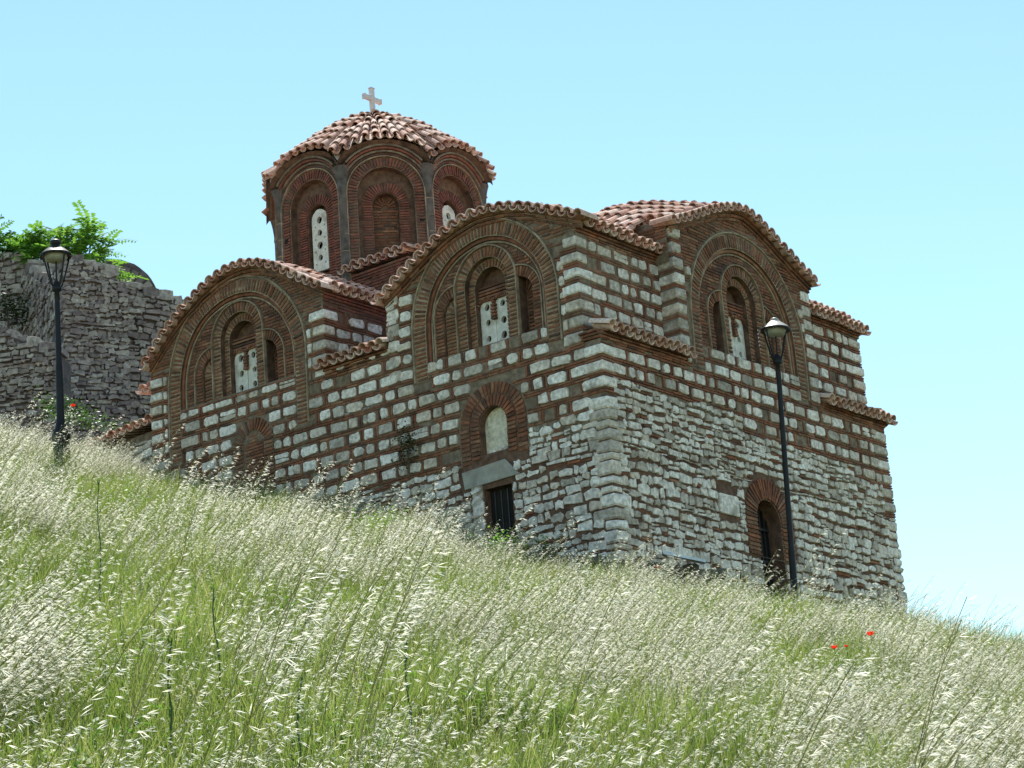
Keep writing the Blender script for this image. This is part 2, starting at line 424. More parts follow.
def gable_arch(name, F, cs, spring, R, sill, jb, rw=.25, csp=None, winlab=None):
    """blind arch: radial brick ring, stepped recess, two leaning half niches, central arched window"""
    mb = MB(); d1, d2, d3, d4 = -.09, -.19, -.26, -.36
    r1 = R-rw
    cz = csp or spring+.48; rc = .61; rq = .45; qs = spring+.14
    # flush ring
    plate(mb, F, arch(cs, spring, R, sill-.002), [arch(cs, spring, r1, sill)], .002, MORTARP)
    for sg in (1, -1): plate(mb, F, [(cs+sg*r1, jb), (cs+sg*R, jb), (cs+sg*R, sill-.003), (cs+sg*r1, sill-.003)], [], .002, MORTARP)
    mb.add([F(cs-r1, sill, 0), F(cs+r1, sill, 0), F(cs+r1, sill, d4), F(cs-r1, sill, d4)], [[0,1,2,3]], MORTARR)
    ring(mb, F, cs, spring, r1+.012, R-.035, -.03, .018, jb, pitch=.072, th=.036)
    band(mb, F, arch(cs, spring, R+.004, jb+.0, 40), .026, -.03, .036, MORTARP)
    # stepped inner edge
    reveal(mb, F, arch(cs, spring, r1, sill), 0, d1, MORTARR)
    band(mb, F, arch(cs, spring, r1-.03, sill, 36), .05, d1-.02, d1+.05, BRICK)
    band(mb, F, arch(cs, spring, r1-.085, sill, 36), .028, d1-.02, d1+.03, MORTARP)
    # side half niches
    def q(sg, r):
        pts = [(cs+sg*(rc+.02), sill+.02), (cs+sg*(rc+.02+r), sill+.02)]
        pts += [(cs+sg*(rc+.02+r*cos(pi/2*i/10)), qs+r*sin(pi/2*i/10)) for i in range(11)]
        return pts
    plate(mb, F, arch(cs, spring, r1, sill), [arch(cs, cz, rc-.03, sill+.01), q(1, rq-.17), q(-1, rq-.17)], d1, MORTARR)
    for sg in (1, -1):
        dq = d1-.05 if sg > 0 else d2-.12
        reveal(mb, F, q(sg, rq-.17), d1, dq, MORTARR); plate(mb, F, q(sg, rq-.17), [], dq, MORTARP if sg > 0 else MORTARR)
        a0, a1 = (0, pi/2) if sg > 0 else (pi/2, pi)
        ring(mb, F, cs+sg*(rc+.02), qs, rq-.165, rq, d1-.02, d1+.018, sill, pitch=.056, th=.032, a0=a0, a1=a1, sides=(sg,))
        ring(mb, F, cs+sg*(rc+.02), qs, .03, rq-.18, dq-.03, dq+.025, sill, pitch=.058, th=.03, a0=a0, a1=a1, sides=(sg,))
        pth = [(cs+sg*(rc+.02+rq+.015), sill)]+[(cs+sg*(rc+.02+(rq+.015)*cos(pi/2*i/12)), qs+(rq+.015)*sin(pi/2*i/12)) for i in range(13)]
        band(mb, F, pth, .02, d1-.02, d1+.04, MORTARP)
    # spandrel bricks on the recessed field
    inner = ex_arch(cs, cz, rc+.05, sill)
    def exq(z):
        o = []
        for sg in (1, -1):
            h = rq+.04 if z <= qs else (sqrt(max(0, (rq+.04)**2-(z-qs)**2)) if z < qs+rq+.04 else 0)
            if h: o.append((min(cs, cs+sg*(rc+h)), max(cs, cs+sg*(rc+h))))
        return o
    def lim(z0, z1, a, b):
        z = max(z0, z1); h = r1-.11 if z <= spring else sqrt(max(0, (r1-.11)**2-(z-spring)**2)); return (max(a, cs-h), min(b, cs+h))
    brickrows(mb, F, cs-r1, cs+r1, sill+.03, spring+r1-.1, ex=(inner, exq), n0=d1, lim=lim)
    # central arch, two orders
    ring(mb, F, cs, cz, rc-.165, rc, d1-.03, d1+.022, sill)
    band(mb, F, arch(cs, cz, rc+.02, sill, 30), .022, d1-.02, d1+.05, MORTARP)
    plate(mb, F, arch(cs, cz, rc, sill), [arch(cs, cz, rc-.17, sill+.01)], d1+.004, MORTARP)
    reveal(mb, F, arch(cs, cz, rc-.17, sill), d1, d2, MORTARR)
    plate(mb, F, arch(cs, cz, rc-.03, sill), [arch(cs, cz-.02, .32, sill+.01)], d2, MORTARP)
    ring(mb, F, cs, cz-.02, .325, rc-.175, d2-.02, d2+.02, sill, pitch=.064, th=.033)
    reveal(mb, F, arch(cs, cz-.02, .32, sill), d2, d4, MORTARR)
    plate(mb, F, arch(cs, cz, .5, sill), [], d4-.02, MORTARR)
    # tympanum over the twin lights and the short hanging mullion
    T = cz-.28
    for k in range(5):
        zz = T+.05+k*.056
        h = sqrt(max(0.001, .31**2-max(0, zz-cz+.02)**2))
        if zz < cz+.24: brick(mb, F, cs-h, cs+h, zz, zz+.036, d4-.03, d3)
    for sg in (1, -1): ring(mb, F, cs+sg*.16, T-.06, .14, .19, d4-.03, d3+.02, T-.06, jambs=False, pitch=.045, th=.03)
    for k in range(5): brick(mb, F, cs-.045, cs+.045, T-.30+k*.055, T-.26+k*.055, d4-.03, d3+.04)
    o = mb.build(name, church)
    wm = MB(); grille(wm, F, cs, sill+.03, (cs-.157, cs+.157), .150, (T-.06, T-.06), d3-.03, hr=.052)
    # pale sill slab
    prism(wm, F, [(cs-.3, sill+.002), (cs+.3, sill+.002), (cs+.3, sill+.045), (cs-.3, sill+.045)], d4, d2+.01, MORTARP)
    wo = wm.build('window', o)
    return o

# --- wall A (left facade) backing with openings
NCS = 2.22
# openings
a2 = dict(cs=2.23, spring=3.97, R=1.50, sill=3.39, jb=3.10)
a1 = dict(cs=7.80, spring=4.33, R=1.67, sill=3.92, jb=3.0)
bb = dict(cs=4.29, spring=3.92, R=1.72, sill=3.39, jb=3.02)
hole = lambda a: arch(a['cs'], a['spring'], a['R']-.27, a['sill'])
nicheA = dict(cs=2.22, cz=2.10, r=.68)
doorA = [(1.93,-1.5), (2.48,-1.5), (2.48,1.06), (1.93,1.06)]
lintelA = [(1.74,1.16), (2.86,1.12), (2.90,1.41), (2.02,1.46)]
low = MB()
def gable_top(P, a, b, drop, n=24): return [(a+(b-a)*i/n, interp(P, a+(b-a)*i/n)-drop) for i in range(n+1)]
outA = [(0,-3.5), (YA,-3.5)] + [(YA,4.75)] + [(s, z) for s, z in reversed(gable_top(GA1, 5.72, YA, .10))][1:] + [(5.72, 3.86), (4.3, 3.86)] + [(s, z) for s, z in reversed(gable_top(GA2, .33, 4.3, .10))] + [(.33, 3.0), (0, 3.0)]
ZS = 2.95
plate(low, FA, [(0,-3.5), (4.3,-3.5), (4.3,ZS), (0,ZS)], [arch(nicheA['cs'], nicheA['cz'], .27, 1.62, 16), doorA], 0, MORTAR)
plate(low, FA, [(4.3,-3.5), (YA,-3.5), (YA,ZS), (4.3,ZS)], [], 0, MORTAR)
plate(low, FA, [(.33,ZS), (4.3,ZS)] + [(s, z) for s, z in reversed(gable_top(GA2, .33, 4.3, .10))], [hole(a2)], 0, MORTAR)
plate(low, FA, [(4.3,ZS), (5.715,ZS), (5.715,3.9), (4.3,3.9)], [], 0, MORTAR)
plate(low, FA, [(5.71,ZS), (YA,ZS)] + [(s, z) for s, z in reversed(gable_top(GA1, 5.71, YA, .10))], [hole(a1)], 0, MORTAR)
def ex_blind(a):                                # whole arch above the sill, only the two jambs below it
    f = ex_arch(a['cs'], a['spring'], a['R']+.03, a['sill'])
    def g(z):
        if a['jb'] <= z < a['sill']: return [(a['cs']+sg*a['R']-(.03 if sg < 0 else .27), a['cs']+sg*a['R']+(.27 if sg < 0 else .03)) for sg in (-1, 1)]
        return f(z)
    return g
exA = [ex_blind(a2), ex_blind(a1), ex_arch(nicheA['cs'], nicheA['cz'], .7, 1.5),
       ex_rect(1.90, 2.51, -3.5, 1.06), ex_rect(1.86, 2.95, 1.08, 1.47), ex_arch(7.45, 2.9, .5, 2.0)]
ZM = 2.86                                       # lower moulding
rub = lambda s: 2.1-.55*min(1, s/2.2)-.35*max(0, min(1, (s-2.2)/2))
# cloisonne courses, stone zone up to the moulding then the upper walls
z = 1.28
plate(low, FA, [(0,-3.5), (YA,-3.5), (YA,1.5), (0,1.5)], [[(1.93,-1.5), (2.48,-1.5), (2.48,1.06), (1.93,1.06)]], .004, MORTARR)
cloison(low, FA, .26, YA-.32, ZM-5*PITCH_C-.0, ZM, ex=exA+[lambda z: [(0, 2.0)] if z < 1.85 else []])
cloison(low, FA, .58, YA-.32, ZM, ZM+3.8*PITCH_C, ex=exA)
cloison(low, FA, .58, 4.3, ZM+3.8*PITCH_C, 4.77, ex=exA)
cloison(low, FA, 5.98, YA-.32, ZM+3.8*PITCH_C, 4.77, ex=exA)
rubble(low, FA, .2, 2.0, -1.6, 1.85, ex=exA)
rubble(low, FA, 2.0, 4.2, -1.5, 1.55, ex=exA)
rubble(low, FA, 4.2, YA-.3, 0, 1.55, ex=exA)
# gable brickwork above the upper moulding
brickrows(low, FA, .36, 4.28, 4.80, 5.5, ex=exA, lim=gable_lim(GA2, .14))
brickrows(low, FA, 5.75, YA-.03, 4.80, 6.1, ex=exA, lim=gable_lim(GA1, .14))
low.build('left_facade_wall', church)

# blind niche with plaster fill, lintel and doorway on the left facade
nm = MB()
ring(nm, FA, 2.22, 2.10, .28, .46, -.02, .03, 1.55, m=BRICK, pitch=.068, th=.046); ring(nm, FA, 2.22, 2.10, .48, .67, -.02, .02, 1.5, m=BRICK, pitch=.075, th=.05)
plate(nm, FA, arch(2.22, 2.10, .67, 1.5), [arch(2.22, 2.10, .27, 1.62)], .005, MORTARR)
reveal(nm, FA, arch(2.22, 2.10, .27, 1.62), .005, -.13, MORTARR); plate(nm, FA, arch(2.22, 2.10, .28, 1.6), [], -.12, PLASTER)
for i in range(3): stone(nm, FA, 2.0+i*.13, 2.12+i*.13, 1.60, 1.66+U(0,.04), -.12, -.06+U(0,.02), STONE)
tag(nm.build('plastered_niche', church), 'arched brick niche filled with cream plaster')
dm = MB(); reveal(dm, FA, doorA, 0, -.16, MORTARR)
prism(dm, FA, lintelA, -.2, .05, LINTEL, inset=.02)
for (s0, s1) in ((2.5,2.72),):
    for k in range(6): stone(dm, FA, s0, s1, .95-k*.26-.02, 1.13-k*.26+.04-.02, -.1, .035, STONE)
dw = dm.build('doorway', church)
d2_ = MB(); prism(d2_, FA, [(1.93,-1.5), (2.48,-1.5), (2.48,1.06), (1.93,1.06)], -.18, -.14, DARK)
for k in range(4): prism(d2_, FA, [(1.98+k*.13,-1.5), (2.0+k*.13,-1.5), (2.0+k*.13,1.04), (1.98+k*.13,1.04)], -.14, -.12, IRON)
d2_.build('door', dw)
# half buried brick arch low on the left facade
bm_ = MB(); ring(bm_, FA, 7.45, 2.9, .26, .48, -.02, .03, 2.0); plate(bm_, FA, arch(7.45, 2.9, .48, 2.0), [arch(7.45,2.9,.25,2.01)], .006, MORTAR)
plate(bm_, FA, arch(7.45, 2.9, .26, 2.0), [], -.003, MORTARR); brickrows(bm_, FA, 7.2, 7.7, 2.0, 3.1, lim=lambda z0,z1,a,b: (7.45-.22, 7.45+.22) if z1 < 2.95 else (7.45-.1,7.45+.1), out=.01)
bm_.build('relieving_arch', church)

# --- wall B (right facade)
lb = MB()
doorB = arch(4.30, .64, .36, -3.0, 14)
outB = [(0,-3.5), (XB,-3.5), (XB,3.0), (6.42,3.0)] + [(s, z) for s, z in reversed(gable_top(GB, 2.22, 6.42, .10))] + [(2.22,3.0), (0,3.0)]
plate(lb, FB, [(0,-3.5), (XB,-3.5), (XB,2.98), (0,2.98)], [doorB], 0, MORTAR)
plate(lb, FB, [(2.22,2.98), (6.42,2.98)] + [(s, z) for s, z in reversed(gable_top(GB, 2.22, 6.42, .10))], [hole(bb)], 0, MORTAR)
exB = [ex_blind(bb), ex_arch(4.30, .64, .73, .0), ex_rect(3.92, 4.68, -3.4, .0), ex_rect(2.80, 3.40, .54, .93)]
rb_ = lambda x: 2.36-.09*x
def exr(z):                                     # the boundary between the courses and the rubble slopes down to the right
    return [(0, max(0, min(XB, (2.33-z)/.11)))] if z < 2.33 else []
def exr2(z): 
    x = (2.33-z)/.11; return [(max(0, x)-.02, XB)] if z < 2.33 else [(0, XB)]
plate(lb, FB, [(0,-3.5), (XB,-3.5), (XB,1.3), (XB-.4,1.7), (2.2,2.15), (0,2.33)], [doorB], .004, MORTARR)
for i in range(-6, 0):                          # courses give way to rubble along a line falling to the right
    z0_ = ZM+i*PITCH_C; xb_ = max(.26, min(XB-.32, (2.36-z0_)/.075)) if z0_ < 2.2 else .26
    if xb_ < XB-.6: cloison(lb, FB, xb_, XB-.32, z0_, z0_+PITCH_C, ex=exB)
    if xb_ > .5: rubble(lb, FB, .2, xb_-.03, z0_, z0_+PITCH_C, ex=exB, hs=(.12,.14), ws=(.14,.32))
rubble(lb, FB, .2, XB-.32, -1.6, ZM-6*PITCH_C, ex=exB, hs=(.12,.20), ws=(.14,.34))
cloison(lb, FB, 2.50, 6.12, ZM, 4.77, ex=exB, smin=.13)
brickrows(lb, FB, 2.24, 6.40, 4.80, 6.0, ex=exB, lim=gable_lim(GB, .14))
for s0, s1 in ((0, 2.35), (6.3, XB)):           # brick cornice below the lower eaves
    brickrows(lb, FB, s0, s1, ZM+.01, ZM+.16, m=BRICK)
stone(lb, FB, 2.83, 3.38, .57, .91, -.02, .05, STONE)
lb.build('right_facade_wall', church)
db = MB(); ring(db, FB, 4.30, .64, .37, .71, -.02, .035, .0, m=BRICK, pitch=.066, th=.042)
plate(db, FB, arch(4.30, .64, .70, .0), [arch(4.30, .64, .36, .01)], .006, MORTAR)
reveal(db, FB, doorB, .006, -.30, MORTARR)
dbo = db.build('doorway', church)
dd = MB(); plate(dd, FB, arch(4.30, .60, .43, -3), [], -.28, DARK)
for k in range(7): prism(dd, FB, [(3.92+k*.12,-1.6), (3.945+k*.12,-1.6), (3.945+k*.12,.9), (3.92+k*.12,.9)], -.28, -.24, IRON)
for zz in (-.6, 0, .55): prism(dd, FB, [(3.88,zz), (4.72,zz), (4.72,zz+.04), (3.88,zz+.04)], -.25, -.225, IRON)
dd.build('door', dbo)

# --- upper flanks beside the right gable, set back
fl = MB()
FB2 = Fr((0, SET, 0), (1,0,0), (0,-1,0))
for (s0, s1, q0, q1) in ((0, 2.24, .30, 2.20), (6.40, XB, 6.44, XB-.3)):
    plate(fl, FB2, [(s0,2.95), (s1,2.95), (s1,4.95), (s0,4.95)], [], 0, MORTAR)
    cloison(fl, FB2, q0, q1, 2.86+.262*1, 4.77)
    brickrows(fl, FB2, s0+.01, s1-.01, 4.79, 4.93)
    brickrows(fl, FB2, s0-.03, s1+.03 if s1 > 7 else s1, 4.83, 4.95, out=.06)
# right gable cheek (faces left) and its return
FC = Fr((2.22, 0, 0), (0,1,0), (-1,0,0)); plate(fl, FC, [(0,3.0), (SET+.02,3.0), (SET+.02,5.3), (0,5.3)], [], 0, MORTAR)
FC2 = Fr((6.42, 0, 0), (0,1,0), (1,0,0)); plate(fl, FC2, [(0,3.0), (SET+.02,3.0), (SET+.02,5.2), (0,5.2)], [], 0, MORTAR)
# far (right) wall
FR = Fr((XB, 0, 0), (0,1,0), (1,0,0)); plate(fl, FR, [(0,-3.5), (YA,-3.5), (YA,4.9), (SET,4.9), (SET,3.0), (0,3.0)], [], 0, MORTAR)
cloison(fl, FR, .34, YA-.3, ZM-7*PITCH_C, ZM); cloison(fl, FR, SET+.34, YA-.3, ZM+.1, 4.77); rubble(fl, FR, .34, YA-.3, -1.6, 1.0)
FK = Fr((0, YA, 0), (1,0,0), (0,1,0)); plate(fl, FK, [(0,-2), (XB,-2), (XB,4.9), (0,4.9)], [], 0, MORTAR)
rubble(fl, FK, .1, XB-.1, .5, 4.8, ws=(.2,.5), hs=(.15,.25))
fl.build('upper_flank_wall', church)

# --- corner quoins: blocks that wrap the corners with brick courses between
def qpart(f, *a):
    global qm
    qm = MB(); f(*a); qm.build('corner_quoins', church)
def quoins(x, y, sx, sy, z0, z1, ph=0):
    z = z0; k = 0
    while z < z1-.1:
        lx, ly = (U(.24,.42), U(.24,.36))
        h = .017
        for b_ in range(2):
            q = z+.004+b_*.047; cbox(qm, (min(x-sx*h, x+sx*.33), min(y-sy*h, y+sy*.33), q), (max(x-sx*h, x+sx*.33), max(y-sy*h, y+sy*.33), q+.031), BRICK, .003, .003)
        o = U(.022,.04)
        if z+.25 <= z1+.02: cbox(qm, (min(x-sx*o, x+sx*lx), min(y-sy*o, y+sy*ly), z+.098), (max(x-sx*o, x+sx*lx), max(y-sy*o, y+sy*ly), z+PITCH_C-.008), STONE, .02, .008)
        z += PITCH_C; k += 1
def bigquoins(x, y, sx, sy, z0, z1):
    z = z0
    while z < z1-.06:
        h = min(U(.12,.24), z1-z); o = U(.02,.05); qa, qb = U(.18,.42), U(.18,.42)
        cbox(qm, (min(x-sx*o, x+sx*qa), min(y-sy*o, y+sy*qb), z+.01), (max(x-sx*o, x+sx*qa), max(y-sy*o, y+sy*qb), z+h-.014), STONE, .025, .012)
        z += h
def qnear(): bigquoins(0, 0, 1, 1, -2.0, ZM-3*PITCH_C); quoins(0, 0, 1, 1, ZM-3*PITCH_C, ZM)
def qfar(): bigquoins(XB, 0, -1, 1, -2.2, ZM-6*PITCH_C); quoins(XB, 0, -1, 1, ZM-6*PITCH_C, ZM)
qpart(qnear); qpart(qfar)
qpart(quoins, 0, .33, 1, 1, ZM+.02, 4.77)
qpart(quoins, XB, SET, -1, 1, ZM+.262, 4.77)
qpart(quoins, 0, YA, 1, -1, 1.0, 4.77)
qpart(quoins, 0, 5.71, 1, 1, 3.86, 5.0)
def gq(x, sx):                                   # narrow quoins of the right gable
    z = ZM+.1
    while z < 5.2:
        cbox(qm, (min(x-sx*.02, x+sx*.25), -.03, z+.06), (max(x-sx*.02, x+sx*.25), .34, z+.25), STONE, .035, .012)
        for q in (0, .03): cbox(qm, (min(x-sx*.01, x+sx*.26), -.015, z+q*1.0), (max(x-sx*.01, x+sx*.26), .33, z+q+.024), BRICK, .003, .003)
        z += .262
qpart(gq, 2.22, 1)
qm = MB()
z = ZM+.1
while z < 5.0:
    stone(qm, FB, 6.12, 6.40, z+.07, z+.25, -.02, .03, STONE); brick(qm, FB, 6.1, 6.41, z+.01, z+.045, -.02, .02); z += .262
qm.build('edge_stones', church); qm = MB()
z = ZM+.3
while z < 4.7:
    stone(qm, FA, 4.02, 4.28, z+.07, z+.25, -.02, .03, STONE); z += .262
qm.build('edge_stones', church)

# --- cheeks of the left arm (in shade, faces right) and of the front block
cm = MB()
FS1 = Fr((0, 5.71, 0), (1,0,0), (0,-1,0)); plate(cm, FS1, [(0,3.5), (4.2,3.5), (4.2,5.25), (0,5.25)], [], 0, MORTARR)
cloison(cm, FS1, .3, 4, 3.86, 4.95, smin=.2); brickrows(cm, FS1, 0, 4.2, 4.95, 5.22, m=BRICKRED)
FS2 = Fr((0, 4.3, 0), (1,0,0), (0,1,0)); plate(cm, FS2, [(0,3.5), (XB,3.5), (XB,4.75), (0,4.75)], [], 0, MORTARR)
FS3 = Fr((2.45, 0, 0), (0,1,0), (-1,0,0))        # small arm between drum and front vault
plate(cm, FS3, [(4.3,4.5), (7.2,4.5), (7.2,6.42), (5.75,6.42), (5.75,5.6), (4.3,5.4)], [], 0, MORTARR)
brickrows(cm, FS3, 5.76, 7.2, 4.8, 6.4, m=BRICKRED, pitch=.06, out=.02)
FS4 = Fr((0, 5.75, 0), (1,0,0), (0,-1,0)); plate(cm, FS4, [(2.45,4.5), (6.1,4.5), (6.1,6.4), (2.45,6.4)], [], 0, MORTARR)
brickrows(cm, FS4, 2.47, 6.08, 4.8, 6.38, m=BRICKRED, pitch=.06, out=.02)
FS5 = Fr((0, YA, 0), (1,0,0), (0,1,0))
cm.build('inner_arm_wall', church)

# --- mouldings (dentil cornices) under the eaves
mo = MB()
def corn(F, s0, s1, z, m=BRICK):
    for (dz, o, h) in ((0,.03,.034), (.045,.06,.034), (.09,.09,.034)):
        x = s0
        while x < s1-.03:
            e = min(s1, x+U(.18,.3)); brick(mo, F, x+.002, e-.005, z+dz, z+dz+h, -.05, o, m); x = e
        prism(mo, F, [(s0,z+dz+h-.001), (s1,z+dz+h-.001), (s1,z+dz+.044), (s0,z+dz+.044)], -.05, o-.015, MORTARP)
def corn_path(F, P, s0, s1, drop, m=BRICK):
    for k, (dz, o) in enumerate(((.17,.03), (.115,.06), (.06,.09))):
        n = int((s1-s0)/.2)
        for i in range(n):
            a, b = s0+(s1-s0)*i/n+.004, s0+(s1-s0)*(i+1)/n-.004; za, zb = interp(P, a)-drop-dz, interp(P, b)-drop-dz
            prism(mo, F, [(a,za), (b,zb), (b,zb+.036), (a,za+.036)], -.05, o+U(-.006,.006), m)
        path = [(s0+(s1-s0)*i/24, interp(P, s0+(s1-s0)*i/24)-drop-dz+.046) for i in range(25)]
        band(mo, F, path, .02, -.05, o-.012, MORTARP)
corn_path(FA, GA2, .2, 4.3, .03); corn_path(FA, GA1, 5.7, YA, .03); corn_path(FB, GB, 2.2, 6.44, .03)
corn(FB, -.0, 2.30, ZM+.10); corn(FB, 6.5, XB+.02, ZM+.10)
corn(FB2, 0, 2.24, 4.78); corn(FB2, 6.42, XB+.02, 4.74)
corn(FA, 4.3, 5.72, 3.74); corn(FS1, 0, 4.0, 5.12, BRICKRED); corn(FS3, 5.75, 7.2, 6.28, BRICKRED)
corn(Fr((XB,0,0),(0,1,0),(1,0,0)), 0, 1.5, ZM+.10); corn(Fr((XB,0,0),(0,1,0),(1,0,0)), SET, YA, 4.74)
corn(Fr((0,0,0),(0,1,0),(-1,0,0)), 0, .36, ZM+.10)
mo.build('cornice', church)

# --- decorative arches with windows
gable_arch('blind_arch', FA, rw=.27, csp=None, **a2)
gable_arch('blind_arch', FA, rw=.27, csp=4.98, **a1)
gable_arch('blind_arch', FB, rw=.27, csp=4.48, **bb)

# ================================================================== ROOFS
X, Y, Z = Vector((1,0,0)), Vector((0,1,0)), Vector((0,0,1))
def sheet(mb, quads, m=TILE):
    for q in quads: mb.add([Vector(p) for p in q], [list(range(len(q)))], m)
def verge(mb, F, P, s0, s1, over=.2, ln=.45, dz=0):
    """row of tiles laid across the edge of a curved gable: the scalloped line"""
    L = 0; pts = []; n = 400
    for i in range(n+1):
        s = s0+(s1-s0)*i/n; p = (s, interp(P, s)); 
        if i: L += sqrt((p[0]-pts[-1][0])**2+(p[1]-pts[-1][1])**2)
        pts.append((p[0], p[1], L))
    k = round(L/TW)
    for i in range(k+1):
        t = L*i/k; q = min(range(len(pts)), key=lambda j: abs(pts[j][2]-t)); s, z, _ = pts[q]
        a = pts[max(0,q-6)]; b = pts[min(n,q+6)]; tx, tz = b[0]-a[0], b[1]-a[1]; h = sqrt(tx*tx+tz*tz); 
        side = (F.ex*(tx/h)+Z*(tz/h)); up = (Z*(tx/h)-F.ex*(tz/h)); up = up if up.z > 0 else -up
        b0 = F(s, z+dz, over+U(-.012,.012)); a0 = F(s, z+dz+.02, over-ln)
        tile(mb, a0-up*.01, b0-up*.01, side, up, TW*.42, TW*.48)
        o = side*(TW/2); tile(mb, a0+o+up*.02, b0+o+up*.01, side, up, TW*.42, TW*.47, inv=True)
    return
def vault_roof(mb, P0, axis, t0, t1, slope=0, clip0=None, tl=.36):
    """tiles in columns that run down both slopes of a curved vault; axis 'x': ridge along x"""
    P = P0; ap = max(P, key=lambda p: p[1])[0]
    n = round((t1-t0)/TW)
    for i in range(n+1):
        t = t0+(t1-t0)*i/n; up_ = slope*(t-t0)
        for half in (0, 1):
            ss = [p[0] for p in P if (p[0] <= ap if half == 0 else p[0] >= ap)]; e = ss[0] if half == 0 else ss[-1]
            path = [ap+(e-ap)*k/8 for k in range(9)]
            pts = [(Vector((t, s, interp(P, s)+.02+up_)) if axis == 'x' else Vector((s, t, interp(P, s)+.02+up_))) for s in path]
            if clip0: pts = [p for p in pts if clip0(p)]
            if len(pts) > 1: tilecol(mb, pts, X if axis == 'x' else Y, tl=tl)
    # solid sheet below
    for i in range(len(P)-1):
        (s, z), (s2, z2) = P[i], P[i+1]
        if axis == 'x': mb.add([Vector((t0,s,z-.03)), Vector((t1,s,z-.03)), Vector((t1,s2,z2-.03)), Vector((t0,s2,z2-.03))], [[0,1,2,3]], TILE)
        else: mb.add([Vector((s,t0,z-.03)), Vector((s,t1,z-.03+slope*(t1-t0))), Vector((s2,t1,z2-.03+slope*(t1-t0))), Vector((s2,t0,z2-.03))], [[0,1,2,3]], TILE)
# front vault roof (ridge along x) with its eaves along the right facade
def HB(x, y):
    g = interp(GB, x) if 2.05 <= x <= 6.5 else 5.34-(2.05-x)*.9 if x < 2.05 else 5.24-(x-6.5)*.9
    wde = 6.52-.19*(x-4.3)**2; t = max(0, min(1, y/1.5)); h = g*(1-t)+wde*t
    return h-max(0, y-1.9)*.35
r1m = MB()
GA2r = [(.0,4.93)]+GA2[1:]
vault_roof(r1m, [(.42,5.06)]+GA2[1:], 'x', .22, XB-.1, clip0=lambda p: p.z > HB(p.x, p.y)-.1 or p.y > 1.2)
verge(r1m, FA, GA2, .12, 4.28)
r1m.build('front_vault_roof', church)
r2m = MB()
def A2H(y): return interp(GA2, y)
i = 0
while .2+i*TW < 4.3:
    yy = .2+i*TW; i += 1
    for sg in (-1, 1):
        pts = [Vector((4.3+sg*k*.2, yy, HB(4.3+sg*k*.2, yy))) for k in range(17)]
        pts = [p for p in pts if p.z > max(A2H(yy)-.12, 4.98) and (yy > .45 or 2.15 < p.x < 6.4)]
        if len(pts) > 1: tilecol(r2m, pts, Y, tl=.36)
gx = [1.5+.25*k for k in range(23)]; gy = [.1+.25*k for k in range(18)]
r2m.add([Vector((x, y, HB(x, y)-.05)) for x in gx for y in gy], [[a*18+b, a*18+b+1, (a+1)*18+b+1, (a+1)*18+b] for a in range(22) for b in range(17) if not (gy[b] < .4 and not 2.2 <= gx[a] <= 6.1)], TILE)
verge(r2m, FB, GB, 2.06, 6.38)
for (xx, sg) in ((2.16, -1), (6.44, 1)):          # brick cheeks under the vault roof
    ys = [.05+.2*k for k in range(11)]
    FQ = Fr((xx, 0, 0), (0,1,0), (sg,0,0)); plate(r2m, FQ, [(.05,4.7), (2.05,4.7)]+[(y, HB(xx, y)-.02) for y in reversed(ys)], [], 0, MORTAR)
    brickrows(r2m, FQ, .06, 1.6, 4.9, 5.5, lim=lambda z0, z1, a, b: (a, b) if z1 < HB(2.16, .1)-.06 else (max(a, .6), b))
r2m.build('right_gable_roof', church)
r3m = MB()
vault_roof(r3m, GA1, 'x', .2, 3.6); verge(r3m, FA, GA1, 5.62, 9.90)
# long lit tiles lying on top of the gable edge
for k in range(9):
    s = 5.9+k*.3
r3m.build('left_arm_roof', church)
def eave(mb, F, s0, s1, z, over=.2, depth=.3, rise=.1, ends=(0,0)):
    n = round((s1-s0)/TW)
    for i in range(n+1):
        s = s0+(s1-s0)*i/n; j = U(-.01,.01)
        a, b = F(s, z+rise, over-depth-.08), F(s, z+j, over)
        tilecol(mb, [a, b], F.ex, tl=.45)
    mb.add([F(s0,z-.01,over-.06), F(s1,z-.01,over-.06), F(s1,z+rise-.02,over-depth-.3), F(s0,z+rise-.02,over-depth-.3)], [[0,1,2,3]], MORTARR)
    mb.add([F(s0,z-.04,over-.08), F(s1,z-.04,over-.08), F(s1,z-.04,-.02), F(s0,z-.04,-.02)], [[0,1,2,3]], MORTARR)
em = MB()
eave(em, FB, .07, 2.2, 3.07, over=.17, rise=.16)
em.build('lower_eave_tiles', church); em = MB()
eave(em, FB, 6.5, XB+.04, 3.05, over=.17, rise=.16)
eave(em, Fr((XB,0,0),(0,1,0),(1,0,0)), -.05, 1.2, 3.05, over=.15, rise=.16)
em.build('lower_eave_tiles', church)
em = MB()
eave(em, FB2, .10, 2.2, 4.89, over=.17, rise=.14); em.build('upper_eave_tiles', church); em = MB(); eave(em, FB2, 6.5, XB+.04, 4.84, over=.17, rise=.14)
